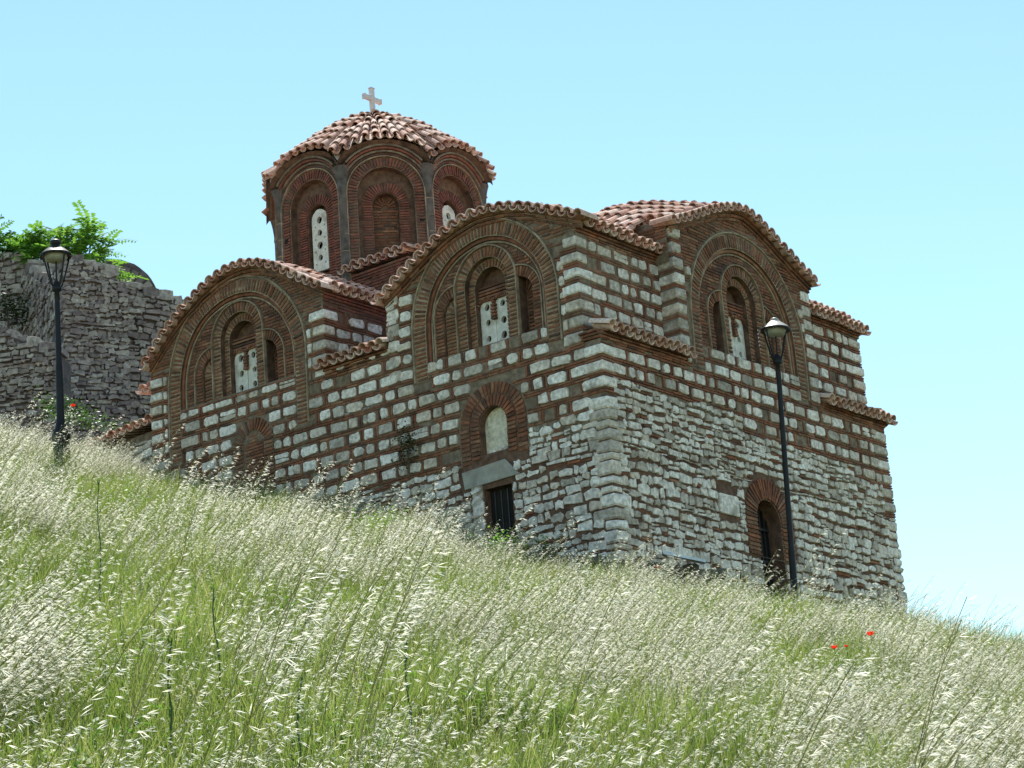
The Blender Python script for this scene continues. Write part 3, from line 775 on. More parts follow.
# low hip roof over the right corner bay
for i in range(int((XB-6.4)/TW)+2):
    s = 6.45+i*TW; tilecol(em, [(s, 1.9, 5.36-.05*abs(s-7.2)), (s, .3, 4.96)], X)
eave(em, Fr((XB,0,0),(0,1,0),(1,0,0)), SET, 4.2, 4.84, over=.15, rise=.16)
em.build('upper_eave_tiles', church)
em = MB()
eave(em, FA, 4.32, 5.66, 3.86, over=.17, rise=.14)
for i in range(int(1.35/TW)+1):
    s = 4.36+i*TW; tilecol(em, [(2.8, s, 4.75), (.25, s, 3.98)], Y)
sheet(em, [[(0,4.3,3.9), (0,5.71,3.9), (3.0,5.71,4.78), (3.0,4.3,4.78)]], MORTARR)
eave(em, FS1, .1, 3.0, 5.24, over=.18, rise=.12)
tag(em.build('low_bay_roof', church))
em = MB()
for i in range(9): tilecol(em, [(3.7, 5.8+i*TW, 6.72), (2.5, 5.8+i*TW, 6.56)], Y)
sheet(em, [[(2.5,5.7,6.5), (2.5,7.2,6.5), (3.9,7.2,6.68), (3.9,5.7,6.68)], [(3.9,5.7,6.68), (3.9,7.2,6.68), (6.1,7.2,6.5), (6.1,5.7,6.5)]], MORTARR)
eave(em, FS3, 5.72, 7.15, 6.5, over=.2, rise=.06); eave(em, FS4, 2.5, 6.1, 6.48, over=.15, rise=.06)
em.build('small_arm_roof', church)

# ================================================================== DRUM
DC = Vector((4.27, 7.99, 0)); DR = 2.08; AP = DR*cos(pi/8)
drum = MB()
def face_fr(a):
    nrm = Vector((cos(a), sin(a), 0)); ex = Vector((-sin(a), cos(a), 0)); return Fr(DC+nrm*AP, ex, nrm)
HW = DR*sin(pi/8)
fr_list = [face_fr(k*pi/4) for k in range(8)]
EZ = lambda s: 8.55+.48*sqrt(max(0, 1-(abs(s)/(HW+.09))**2))      # arched edge of each side's eave
win_faces = (0, 2, 4, 6)
for k, F in enumerate(fr_list):
    ca, cz = .66, 8.02; top = [(s*HW/10, EZ(s*HW/10)-.04) for s in range(10, -11, -1)]
    zb = 5.2; op = arch(0, cz, ca-.13, 6.0)
    plate(drum, F, [(-HW,zb), (HW,zb)]+top, [op], 0, MORTAR)
    reveal(drum, F, op, 0, -.16, MORTARR)
    ring(drum, F, 0, cz, ca-.12, ca+.05, -.02, .03, 6.0, pitch=.058, m=BRICKRED)
    band(drum, F, arch(0, cz, ca+.07, 6.0, 26), .02, -.02, .06, MORTARP)
    # stepped concentric brick arches out to the eave
    for q, rr in enumerate((.115,.165,.215,.265)):
        band(drum, F, [((ca+rr)*cos(pi*(.5+t*.40/10)), cz+(ca+rr)*sin(pi*(.5+t*.40/10))) for t in range(-10, 11) if abs((ca+rr)*cos(pi*(.5+t*.40/10))) < HW-.05], .034, -.02, .04+q*.035, BRICKRED if q%2 == 0 else MORTAR)
    hole_ = arch(0, 7.86, .24, 6.6)
    plate(drum, F, arch(0, cz, ca-.13, 6.0), [hole_], -.16, MORTARR)
    ring(drum, F, 0, 7.86, .25, .44, -.18, -.135, 6.6, m=BRICKRED, pitch=.05, th=.03)
    reveal(drum, F, hole_, -.16, -.34, MORTARR); plate(drum, F, arch(0, 7.86, .25, 6.6), [], -.34, MORTARR)
    if k not in win_faces:
        ring(drum, F, 0, 7.86, .05, .22, -.36, -.315, 7.86, pitch=.05, th=.03, jambs=False); brickrows(drum, F, -.24, .24, 6.6, 7.84, n0=-.34)
    # small putlog hole: a raised block, the hole's shade put into its colour
    prism(drum, F, [(.60,7.45), (.68,7.45), (.68,7.54), (.60,7.54)] if k != 4 else [(-.68,7.45), (-.60,7.45), (-.60,7.54), (-.68,7.54)], -.02, .034, DARK)
dr = drum.build('drum', church)
for k in win_faces:
    wm = MB(); F = fr_list[k]; grille(wm, F, 0, 6.80, (0,), .185, (7.84,), -.2, hr=.062, big=True); wm.build('window', dr)
for k in range(8):
    a = pi/8+k*pi/4; c = DC+Vector((cos(a), sin(a), 0))*(DR-.02); cmb = MB()
    prof = [(.095,5.6), (.095,8.10), (.105,8.12), (.105,8.18), (.10,8.20), (.11,8.30), (.13,8.42), (.15,8.50), (.17,8.56)]
    V = []; S = 10
    for r, z in prof:
        for i in range(S): V.append(c+Vector((r*cos(2*pi*i/S), r*sin(2*pi*i/S), z)))
    cmb.add(V, [[j*S+i, j*S+(i+1)%S, (j+1)*S+(i+1)%S, (j+1)*S+i] for j in range(len(prof)-1) for i in range(S)], COLSTONE, True)
    for zz in np.arange(5.9, 8.1, .33):
        V = []
        for r, z in ((.100, zz), (.100, zz+.015)):
            for i in range(S): V.append(c+Vector((r*cos(2*pi*i/S), r*sin(2*pi*i/S), z)))
        cmb.add(V, [[i, (i+1)%S, S+(i+1)%S, S+i] for i in range(S)], MORTARP)
    cmb.build('column', dr)
# dome roof: tile columns converge to the apex, edge follows the arched sides
dome = MB()
RE = 2.40
def dome_pt(a, t):                                # t 0 apex .. 1 edge
    k = round(a/(pi/4)); da = a-k*pi/4; 
    rad = (AP+.22)/cos(da); s = rad*sin(da)
    ze = EZ(s)+.03; r = rad*t
    z = 10.38-(10.38-ze)*(t**1.45*.75+t*.25)
    return DC+Vector((cos(a)*r, sin(a)*r, z))
NC = 70
for i in range(NC):
    a = 2*pi*i/NC
    t0 = .02 if i%4 == 0 else (.30 if i%2 == 0 else .58)
    side = Vector((-sin(a), cos(a), 0))
    pts = [dome_pt(a, t0+(1.0-t0)*k/8) for k in range(9)]
    wid = lambda t: max(.10, 2*pi*RE*t/NC*(4 if t < .30 else (2 if t < .58 else 1)))
    # widen inner parts where fewer columns run
    seg = [(t0, .30), (.30, .58), (.58, 1.0)] if t0 < .1 else ([(.30,.58), (.58,1.0)] if t0 < .4 else [(.58,1.0)])
    for (u, v) in seg:
        if v <= .31: w0, w1 = .10, .17
        elif v <= .6: w0, w1 = .12, .17
        else: w0, w1 = .12, .168
        tilecol(dome, [dome_pt(a, u+(v-u)*k/4) for k in range(5)], side, w0=w0, w1=w1, tl=.36)
V = []; N2 = 96; T = [0, .2, .4, .6, .8, .97]
for t in T:
    for i in range(N2): V.append(dome_pt(2*pi*i/N2, t)-Z*.02)
dome.add(V, [[j*N2+i, j*N2+(i+1)%N2, (j+1)*N2+(i+1)%N2, (j+1)*N2+i] for j in range(len(T)-1) for i in range(N2)], TILE)
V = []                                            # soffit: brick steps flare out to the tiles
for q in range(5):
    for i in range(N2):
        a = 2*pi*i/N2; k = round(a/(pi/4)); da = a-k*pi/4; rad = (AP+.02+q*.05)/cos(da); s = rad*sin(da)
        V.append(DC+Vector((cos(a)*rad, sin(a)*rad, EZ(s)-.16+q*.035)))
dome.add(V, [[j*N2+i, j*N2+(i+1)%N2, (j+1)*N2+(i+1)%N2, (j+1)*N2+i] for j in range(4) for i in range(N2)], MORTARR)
dome_o = dome.build('dome_roof', church)
cr = MB(); P0 = DC+Z*10.26
R45 = Matrix.Rotation(radians(0), 3, 'Z')
def cbx(x0, x1, y0, y1, z0, z1, tw=0):
    V = [P0+R45@Vector((x, y, z)) for z in (z0, z1) for (x, y) in ((x0,y0), (x1,y0), (x1,y1), (x0,y1))]
    cr.add(V, [[0,1,2,3], [4,5,6,7], [0,1,5,4], [1,2,6,5], [2,3,7,6], [3,0,4,7]], CROSSM)
cbx(-.04,.04,-.04,.04,0,.70); cbx(-.22,-.0401,-.039,.039,.45,.53); cbx(.0401,.22,-.039,.039,.45,.53)
cbx(-.245,-.221,-.043,.043,.435,.545); cbx(.221,.245,-.043,.043,.435,.545); cbx(-.055,.055,-.043,.043,.701,.725)
cr.build('cross', dome_o, warp=False)

# --- low annex at the far left end
am = MB()
FX = Fr((.35, YA, 0), (0,1,0), (-1,0,0))
plate(am, FX, [(0,0), (3.0,0), (3.0,3.75), (0,3.88)], [], 0, MORTAR); rubble(am, FX, .05, 2.9, .5, 3.7)
for i in range(19):
    s = .05+i*TW; zt = 3.98-.05*s; tilecol(am, [FX(s, zt+.4, -1.6), FX(s, zt, .2)], Y)
sheet(am, [[FX(0,3.95,.15), FX(3,3.80,.15), FX(3,4.2,-1.6), FX(0,4.35,-1.6)]], MORTARR)
cbox(am, (.9, YA, 3.2), (2.0, YA+.95, 4.78), BRICKRED, .01)
FX2 = Fr((.9, YA, 0), (0,1,0), (-1,0,0)); brickrows(am, FX2, 0, .95, 4.2, 4.75, m=BRICKRED)
for i in range(6): tilecol(am, [FX2(.02+i*TW, 4.98, -.6), FX2(.02+i*TW, 4.84, .16)], Y)
am.build('annex', church)

# ================================================================== TERRAIN
def gz(d, l):
    dk = 33.0 if l >= 0 else min(60, 33-l*6.0)
    k = 1.5
    de = d if d < dk-k else (dk-k + (d-dk+k) - (d-dk+k)**2/(4*k) if d < dk+k else dk)
    if l < -4 and de > 58: de = 58
    L = max(-16, min(12, l))
    z = -10.47 + .273*de - .24*L
    z += .015*max(0, min(8, -l-2)) + .12*math.exp(-((l-2)/3.0)**2)
    far = max(0, d-75); z -= min(far*.12, 9)
    if d < 3: z += 0
    if d < -5: z -= min(8, (-5-d)*.05)
    z += .10*noise.noise(Vector((d*.25, l*.25, 0))) + .05*noise.noise(Vector((d*.8, l*.8, 3)))
    return z
dv = np.concatenate([np.linspace(-400,-20,16), np.arange(-18,4,2), np.arange(4,64,.5), np.linspace(66,110,14), np.linspace(130,1500,18)])
lv = np.concatenate([np.linspace(-1200,-60,14), np.arange(-50,-14,3), np.arange(-14,14.1,.5), np.arange(17,50,3), np.linspace(60,1200,14)])
tm = MB(); V = []
for d in dv:
    for l in lv: V.append(dl(d, l, gz(d, l)))
nl = len(lv)
EARTH = mat('hill_earth', [(.05,.055,.022), (.085,.09,.035), (.12,.105,.055)], nscale=3, spread=.5, island=False, bump=.6, bscale=12)
tm.add(V, [[i*nl+j, i*nl+j+1, (i+1)*nl+j+1, (i+1)*nl+j] for i in range(len(dv)-1) for j in range(nl-1)], EARTH, True)
tag(tm.build('hillside', warp=False), kind='structure')

# ================================================================== LAMPS
def lathe(mb, c, prof, m, S=16, smooth=True):
    V = [c+Vector((r*cos(2*pi*i/S), r*sin(2*pi*i/S), z)) for r, z in prof for i in range(S)]
    mb.add(V, [[j*S+i, j*S+(i+1)%S, (j+1)*S+(i+1)%S, (j+1)*S+i] for j in range(len(prof)-1) for i in range(S)], m, smooth)
def tube(mb, pts, rs, m, S=6, smooth=True):
    V = []; pts = [Vector(p) for p in pts]
    for i, p in enumerate(pts):
        t = (pts[min(i+1, len(pts)-1)]-pts[max(i-1, 0)]).normalized(); a = t.cross(Vector((.3,.2,1)) if abs(t.z) < .9 else Vector((1,.1,0))).normalized(); b = t.cross(a)
        for k in range(S): V.append(p+a*(rs[i]*cos(2*pi*k/S))+b*(rs[i]*sin(2*pi*k/S)))
    mb.add(V, [[j*S+i, j*S+(i+1)%S, (j+1)*S+(i+1)%S, (j+1)*S+i] for j in range(len(pts)-1) for i in range(S)], m, smooth)
Z0 = Vector((0,0,1))
def lamp(d, px, ytop, label, shift, wide, finial, K=1.0):
    top = ray_at(px, ytop, d); foot = top+HR*shift; dd, ll = to_dl(foot.x, foot.y); g = gz(dd, ll); foot.z = g; ax = top-foot; H = ax.length/K
    root = empty('street_lamp', tuple(foot)); tag(root, label, 'street lamp', 'street lamps by the church')
    O = foot.copy()
    m = MB(); hb = H-.62
    lathe(m, O, [(.17,-.1), (.17,.06), (.14,.14), (.125,.45), (.115,.8), (.13,.84), (.13,.92), (.085,1.02), (.065,1.10), (.055,1.18), (.05,1.9), (.043,1.95), (.038,hb-.3), (.036,hb-.12), (.07,hb-.10), (.07,hb-.05), (.05,hb-.02), (.05,hb+.02), (.02,hb+.05)], LAMPIRON)
    for k in range(8):
        a = k*pi/4; tube(m, [O+Vector((.098*cos(a), .098*sin(a), .14)), O+Vector((.096*cos(a), .096*sin(a), .8))], [.012,.012], LAMPIRON, 5)
    m.build('post', root, warp=False)
    for k in range(4):
        m = MB(); a = pi/4+k*pi/2+HEAD; u = Vector((cos(a), sin(a), 0))
        pts = [O+u*r+Z*(hb+z) for r, z in ((.04,-.06), (.09,.0), (.13,.10), (.17,.24), (.205,.36), (.215,.42))]
        tube(m, pts, [.018,.016,.014,.013,.013,.016], LAMPIRON, 6); m.build('arm', root, warp=False)
    m = MB(); tube(m, [O+Z*hb, O+Z*(hb+.40)], [.014,.014], LAMPIRON, 6)
    m.build('stem', root, warp=False)
    m = MB(); lathe(m, O+Z*hb, [(.0,.33), (.09,.335), (.145,.36), (.165,.40), (.17,.43)], GLASS, 20); m.build('glass_bowl', root, warp=False)
    m = MB(); lathe(m, O+Z*hb, [(.175,.425), (wide-.015,.405), (wide-.007,.415), (wide-.01,.44)], LAMPIRON, 24)
    lathe(m, O+Z*hb, [(wide-.01,.44), (.16,.50), (.11,.535), (.075,.565), (.06,.58)], LAMPIRON if finial else CAPMETAL, 24)
    lathe(m, O+Z*hb, [(.06,.58), (.062,.60), (.03,.62), (0,.625)], LAMPIRON if finial else CAPMETAL, 16)
    if finial: lathe(m, O+Z*hb, [(.055,.58), (.075,.60), (.08,.64), (.05,.665), (0,.67)], LAMPIRON, 12)
    m.build('cap', root, warp=False)
    root.scale = (K, K, K); root.rotation_mode = 'QUATERNION'; root.rotation_quaternion = Z0.rotation_difference(ax.normalized())
    return root
lamp(36.3, 774.5, 318, 'black street lamp with sunlit pale metal cap beside the church doorway', -.19, .235, False, 1.05)
lamp(37.5, 55.5, 243, 'black street lamp in front of the ruined fortress wall, dark finial on its cap', .04, .235, True, 1.17)

# ================================================================== FORTRESS RUINS
def ruin(name, pxa, pxb, da, db_, ytop, zb, thick, label, seed, rough=.16, hs=(.09,.20), ws=(.13,.38), m=FORT, gap=.014):
    """free-standing rubble wall between two surveyed points; ytop: list of (t, pixel row)"""
    random.seed(seed)
    A = ray_at(pxa, ytop[0][1], da); B = ray_at(pxb, ytop[-1][1], db_)
    L = (Vector((B.x-A.x, B.y-A.y, 0))).length; ex = Vector((B.x-A.x, B.y-A.y, 0))/L
    nr = Vector((ex.y, -ex.x, 0))
    if nr.dot(Vector((CAM.x-A.x, CAM.y-A.y, 0))) < 0: nr = -nr
    F = Fr((A.x, A.y, 0), ex, nr)
    prof = []
    for t, y in ytop:
        px = pxa+(pxb-pxa)*t; d = da+(db_-da)*t; prof.append((L*t, ray_at(px, y, d).z))
    root = empty(name, (A.x, A.y, zb)); tag(root, label, 'ruined wall')
    mb = MB()
    N = 26; top = []
    for i in range(N+1):
        s = L*i/N; top.append((s, interp(prof, s)+rough*noise.noise(Vector((s*2.3, seed, 0)))))
    pts = [(0,zb), (L,zb)]+top[::-1]
    plate(mb, F, pts, [], 0, FORTM); plate(mb, F, pts, [], -thick, FORTM)
    reveal(mb, F, pts, 0, -thick, FORTM)
    def lim(z0, z1, a, b):
        ok = [s for s, z in top if z > (z0+z1)/2]
        return (max(a, min(ok)-.05), min(b, max(ok)+.05)) if len(ok) > 1 else (a, a)
    rubble(mb, F, 0, L, zb, max(z for _, z in top), lim=lim, m=m, hs=hs, ws=ws, out=(.02,.11), gap=gap, jit=.035, bricks=.0)
    mb.build('masonry', root)
    cp = MB()                                    # loose capping stones give the broken crest
    s = 0
    while s < L-.15:
        w_ = min(U(.2,.5), L-s); z = interp(top, s+w_/2); h = U(.10,.26)
        for q in range(max(1, int(thick/.4))):
            stone(cp, F, s, s+w_, z-.06, z+h*U(.5,1), -q*.4-.38, -q*.4+U(-.02,.06), m, .03)
        s += w_*.98
    cp.build('capping_stones', root)
    return F, L, top, root
ruin('fortress_wall', -60, 27, 58, 57.6, [(0,258), (.5,255), (.8,257), (1,262)], 3.0, 1.0, 'dark ruined stone wall at the left edge of the picture under the leafy shrub', 3)
ruin('fortress_bastion', 25, 64, 57.6, 53.5, [(0,268), (.5,283), (.7,283), (1,266)], 3.0, .9, 'receding bastion face of grey rubble directly behind the lamp head', 5)
ruin('fortress_bastion', 62, 127, 53.5, 54.1, [(0,268), (.13,259), (.3,262), (.6,268), (.8,278), (1,290)], 3.0, 1.2, 'tall weathered bastion face of purplish grey rubble right of the left lamp post', 8, rough=.14, hs=(.07,.16), ws=(.1,.3), gap=.006)
ruin('fortress_wall', 124, 200, 54.5, 55.6, [(0,288), (.3,293), (.6,299), (1,306)], 3.0, 1.0, 'fortress wall of squared grey stones between the bastion and the church', 12)
ruin('retaining_wall', -70, 57, 50.5, 50.2, [(0,325), (.55,335), (.8,343), (1,353)], 3.0, 1.0, 'lower dark rubble wall running in from the left edge behind the left lamp post', 15, hs=(.07,.16), ws=(.12,.34))
# broken arch silhouette on the skyline
random.seed(21)
ar = MB(); Pc = ray_at(112, 312, 66); exv = HR; Fz = Fr((Pc.x, Pc.y, 0), exv, -HF)
pts = []
for i in range(15):
    a = radians(8+i*6.6); pts.append((1.42*cos(a), Pc.z+1.62*sin(a)+.03*noise.noise(Vector((i*.7,3,1)))))
inn = [(1.42*.62*cos(radians(8+i*6.6)), Pc.z+1.62*.62*sin(radians(8+i*6.6))) for i in range(15)]
poly = [(1.42,Pc.z-3)]+pts+inn[::-1]+[(1.42*.62,Pc.z-3)]
plate(ar, Fz, poly, [], 0, FORTM); plate(ar, Fz, poly, [], -1.2, FORTM); reveal(ar, Fz, poly, 0, -1.2, FORTM)
ring(ar, Fz, 0, Pc.z, .90, 1.40, -.02, .06, Pc.z-3, pitch=.22, th=.19, a0=radians(4), a1=radians(100), m=FORT, sides=(1,))
tag(ar.build('ruined_arch'), 'curved grey stump of a stone arch rising behind the leafy shrub', 'ruin')

# ledge below the near corner of the church
random.seed(31)
lg = MB()
P1, P2 = ray_at(476, 553, 33.6), ray_at(722, 575, 33.4)
ex = Vector((P2.x-P1.x, P2.y-P1.y, 0)); L = ex.length; FL = Fr((P1.x, P1.y, 0), ex, Vector((-FW.x, -FW.y, 0)))
zt_ = lambda q: P1.z+(P2.z-P1.z)*q/L+.06+.05*noise.noise(Vector((q*2.2, 1, 0)))
pts_ = [(0,P2.z-1.4), (L,P2.z-1.4)]+[(L*k/12, zt_(L*k/12)-.05) for k in range(12,-1,-1)]
plate(lg, FL, pts_, [], 0, FORTM); plate(lg, FL, pts_, [], -.5, FORTM); reveal(lg, FL, pts_, 0, -.5, FORTM)
def lim_(z0, z1, a, b):
    ok = [L*k/40 for k in range(41) if zt_(L*k/40) > z1-.03]
    return (max(a, min(ok)), min(b, max(ok))) if len(ok) > 1 else (a, a)
rubble(lg, FL, 0, L, P2.z-1.2, P1.z+.15, lim=lim_, m=DARKROCK, hs=(.07,.15), ws=(.1,.28), out=(.01,.08), bricks=0, jit=.02)
s_ = 0
while s_ < L-.2:
    w_ = U(.15,.4); stone(lg, FL, s_, s_+w_, zt_(s_+w_/2)-.07, zt_(s_+w_/2)+U(.0,.05), -.5, U(0,.07), DARKROCK, .02); s_ += w_
tag(lg.build('stone_ledge'), 'low dark stone ledge in the grass below the near corner of the church', 'ledge')
sh = MB(); S1, S2 = ray_at(663, 551, 33.2), ray_at(706, 561, 33.0)
V = [S1, S2+Z*.02, S2+HF*.42+Z*.08, S1+HF*.38+HR*.1+Z*.07]; V2 = [v-Z*.04 for v in V]
sh.add(V+V2, [[0,1,2,3], [4,5,6,7], [0,1,5,4], [1,2,6,5], [2,3,7,6], [3,0,4,7]], SHEET)
tag(sh.build('stone_slab', warp=False), 'small pale bluish slab lying on the dark ledge by the wall', 'slab')

# ================================================================== VEGETATION
def leafmat(name, stops, transl=.45, rough=.5, obj=True, spec=.3):
    m = bpy.data.materials.new(name); m.use_nodes = True; t = m.node_tree; n = t.nodes; L = t.links
    b = n['Principled BSDF']; b.inputs['Roughness'].default_value = rough; b.inputs['Specular IOR Level'].default_value = spec
    r = n.new('ShaderNodeValToRGB')
    while len(r.color_ramp.elements) < len(stops): r.color_ramp.elements.new(.5)
    for i, c in enumerate(stops):
        e = r.color_ramp.elements[i]; e.position = i/max(1, len(stops)-1); e.color = (*c, 1)
    g = n.new('ShaderNodeNewGeometry'); oi = n.new('ShaderNodeObjectInfo')
    a = n.new('ShaderNodeMath'); a.operation = 'MULTIPLY_ADD'; a.inputs[1].default_value = .5
    L.new(g.outputs['Random Per Island'], a.inputs[0]); 
    h = n.new('ShaderNodeMath'); h.operation = 'MULTIPLY'; h.inputs[1].default_value = .5
    L.new(oi.outputs['Random'], h.inputs[0]); L.new(h.outputs[0], a.inputs[2]); L.new(a.outputs[0], r.inputs[0])
    L.new(r.outputs[0], b.inputs['Base Color'])
    tr = n.new('ShaderNodeBsdfTranslucent'); L.new(r.outputs[0], tr.inputs[0])
    ms = n.new('ShaderNodeMixShader'); ms.inputs[0].default_value = transl
    L.new(b.outputs[0], ms.inputs[1]); L.new(tr.outputs[0], ms.inputs[2]); L.new(ms.outputs[0], n['Material Output'].inputs[0])
    return m
BLADE = leafmat('grass_blade', [(.07,.12,.022), (.125,.195,.034), (.195,.27,.05), (.29,.335,.085), (.44,.42,.18)])
STRAW = leafmat('dry_stem', [(.24,.27,.07), (.38,.37,.15), (.18,.24,.05)], transl=.3)
SPIKE = leafmat('silver_spikelet', [(.66,.62,.46), (.86,.83,.70), (.90,.88,.79), (.78,.74,.56)], transl=.62, rough=.35, spec=.5)
FRESH = leafmat('fresh_leaf', [(.08,.19,.02), (.13,.28,.03), (.20,.36,.05)], transl=.6)
WEEDM = leafmat('weed_leaf', [(.04,.10,.02), (.07,.15,.03), (.10,.19,.04)], transl=.4)
STALK = leafmat('dark_stalk', [(.03,.075,.02), (.05,.11,.03)], transl=.1)
BARK = mat('bark', [(.10,.075,.05), (.14,.10,.07)], island=False, spread=.3)
SCRUB = leafmat('scrub_leaf', [(.02,.04,.012), (.04,.07,.02), (.055,.085,.03)], transl=.25)
RED = leafmat('poppy_petal', [(.75,.02,.01), (.85,.045,.02)], transl=.4)

def blade(mb, p, az, h, w, bend, m, seg=3):
    u = Vector((cos(az), sin(az), 0)); s = Vector((-sin(az), cos(az), 0)); V = []
    for i in range(seg+1):
        t = i/seg; c = p+u*(bend*h*t*t)+Z*(h*(t-.25*bend*t*t)); ww = w*(1-t**1.6)+.0006
        V += [c-s*ww, c+s*ww]
    mb.add(V, [[2*i, 2*i+1, 2*i+3, 2*i+2] for i in range(seg)], m)
WIND = atan2(HR.y, HR.x)
def spikelet(mb, p, d, ln, wd):
    a = d.cross(Vector((U(-1,1), U(-1,1), U(-1,1)))).normalized(); b = d.cross(a)
    for q in (1, -1):
        tip = p+d*ln+a*(q*ln*.20); mid = p+d*(ln*.42)+a*(q*ln*.12)
        mb.add([p, mid+b*wd, tip, mid-b*wd], [[0,1,2,3]], SPIKE)
def oat(mb, p, h, nsp, sc=1.0, wind=.25):
    az = WIND+U(-.7,.7); u = Vector((cos(az), sin(az), 0)); top = []
    N = 7
    for i in range(N+1):
        t = i/N; top.append(p+Z*(h*t*(1-.06*t*t))+u*(h*(wind*t**2.2+.03*t)))
    tube(mb, top, [.0022*(1-.6*i/N)+.0008 for i in range(N+1)], STRAW, 3)
    for k in range(nsp):
        t = .60+.40*(k+U(0,.8))/nsp; i = min(N-1, int(t*N)); q = top[i].lerp(top[i+1], t*N-i)
        az2 = az+random.gauss(0,.55); br = Vector((cos(az2), sin(az2), U(.1,.8))).normalized()*U(.015,.055)*sc*(1.25-t)*2
        e = q+br; d = (Vector((cos(az2)*.8, sin(az2)*.8, U(-.55,.45)))).normalized()
        mb.add([q, e, e+Vector((.0009,0,.0009)), q+Vector((.0009,0,.0009))], [[0,1,2,3]], STRAW)
        spikelet(mb, e, d, U(.022,.040)*sc, U(.0011,.0020)*sc)
def tuft(seed, kind):
    random.seed(seed); mb = MB(); R_ = .16
    def sp(): 
        a, r = U(0, 2*pi), R_*sqrt(random.random())*1.3; return Vector((r*cos(a), r*sin(a), -.03))
    if kind == 'silver':
        for _ in range(6): oat(mb, sp()*.9, U(.50,.85), random.randint(20,28), U(.78,1.08), U(.35,.8))
        for _ in range(62): blade(mb, sp(), U(0,2*pi), U(.3,.78), U(.0022,.0042), U(.1,.55), BLADE)
    elif kind == 'mixed':
        for _ in range(random.choice((1,1,2))): oat(mb, sp(), U(.4,.78), random.randint(10,16), U(.7,.95), U(.1,.35))
        for _ in range(64): blade(mb, sp(), U(0,2*pi), U(.3,.78), U(.0024,.0048), U(.1,.6), BLADE)
    elif kind == 'green':
        if random.random() < .5: oat(mb, sp(), U(.4,.65), 8, .9)
        for _ in range(70): blade(mb, sp(), U(0,2*pi), U(.25,.68), U(.0026,.0055), U(.1,.7), BLADE)
    elif kind == 'tall':
        for _ in range(2): oat(mb, sp()*.4, U(.9,1.3), 17, U(1.2,1.5), U(.15,.40))
        for _ in range(10): blade(mb, sp(), U(0,2*pi), U(.3,.5), .003, U(.1,.6), BLADE)
    elif kind == 'weed':
        for _ in range(5):
            p = sp(); h = U(.3,.55); az = U(0,6.28)
            tube(mb, [p, p+Z*h*.5+Vector((cos(az), sin(az), 0))*.03, p+Z*h+Vector((cos(az), sin(az), 0))*.07], [.004,.003,.002], WEEDM, 3)
            for k in range(16):
                t = U(.2,1); az2 = U(0,6.28); q = p+Z*h*t; u = Vector((cos(az2), sin(az2), U(-.1,.6))); s = Vector((-sin(az2), cos(az2), 0)); ln = U(.04,.085)
                mb.add([q, q+u*ln*.5+s*ln*.24, q+u*ln, q+u*ln*.5-s*ln*.24], [[0,1,2,3]], FRESH if random.random() < .6 else WEEDM)
        for _ in range(20): blade(mb, sp(), U(0,2*pi), U(.2,.4), .003, U(.1,.7), BLADE)
    elif kind == 'feather':                      # fine wispy brome heads
        for _ in range(8): oat(mb, sp(), U(.5,.9), 20, .62, U(.05,.25))
        for _ in range(20): blade(mb, sp(), U(0,2*pi), U(.25,.5), .0025, U(.1,.5), BLADE)
    me_o = mb.build('tuft_'+kind, warp=False); COL.objects.unlink(me_o); return me_o
tc_ = bpy.data.collections.new('grass_sources')
kinds = ['silver']*5+['mixed']*5+['green']*4+['tall']*4+['weed']*3+['feather']*3
KI = {k: [i for i, q in enumerate(kinds) if q == k] for k in set(kinds)}
for i, k in enumerate(kinds):
    o = tuft(100+i, k); o.name = 'tuft_%02d' % i; tc_.objects.link(o)
random.seed(77)
pos, idx, scl, rot = [], [], [], []
def in_church(x, y): return (-.12 < x < XB+.1 and -.12 < y < YA+.1) or (.1 < x < 3 and y >= YA and y < YA+3.1)
PATCH = [(18.5,.1,3.8,1.1,.75), (25,-3.0,4,1.4,.42), (13.5,2.2,2,.7,.32), (24,4.2,2,.8,.12),      # silvery drifts
         (11.5,-1.6,2.5,1.4,-.45), (16.5,-3.1,3.5,1.2,-.65), (22,-3.8,2,.9,-.25), (20.5,2.0,2,.55,-.55), (12,.3,2,1.2,-.30), (29,3.0,2,1.4,-.25), (16,1.3,2,.8,-.15)]  # greener hollows
def pick(d, l):
    n1 = 1.2*noise.noise(Vector((d*.16+3, l*.42, 5)))+.8*noise.noise(Vector((d*.42, l*1.3, 9)))
    for (pd, pl, sd_, sl_, w_) in PATCH: n1 += w_*math.exp(-((d-pd)/sd_)**2-((l-pl)/sl_)**2)
    r = random.random(); ps = .18+.95*n1-(.10 if d < 15 else 0)-.004*max(0, d-20)
    if r < max(.05, ps): return 'silver' if random.random() < .85 else 'feather'
    if n1 < -.22 and random.random() < .45: return 'weed' if random.random() < .5 else 'green'
    return 'mixed' if random.random() < .36+.7*n1 else 'green'
n_t = 0
for _ in range(60000):
    d = sqrt(U(7.5**2, 46**2)); l = U(-1,1)*(.235*d+2.2)
    if random.random() > (.60 if d > 18 else .95): continue
    p = dl(d, l)
    if in_church(p.x, p.y): continue
    if p.y > .3 and p.x > 0 and l > -6: 
        if not (l > 7.2): continue               # ground hidden behind the building stays bare
    k = pick(d, l)
    if 21 < d < 32 and -4.8 < l < -1.2 and random.random() < .045: k = 'tall'
    if random.random() < (.012 if d > 24 and l < .5 else (.035 if d < 14 else .006)): k = 'tall'
    z = gz(d, l); pos.append((p.x, p.y, z)); idx.append(random.choice(KI[k])); hv = .92+.38*noise.noise(Vector((d*.7, l*1.4, 20)))
    if d > 28.5 and l > -1.2 and l < 2.6: hv *= .84
    scl.append(U(.75,1.2)*hv*(1.15 if k == 'tall' else 1)); rot.append(U(-.5,.5)); n_t += 1
print('tufts', n_t)
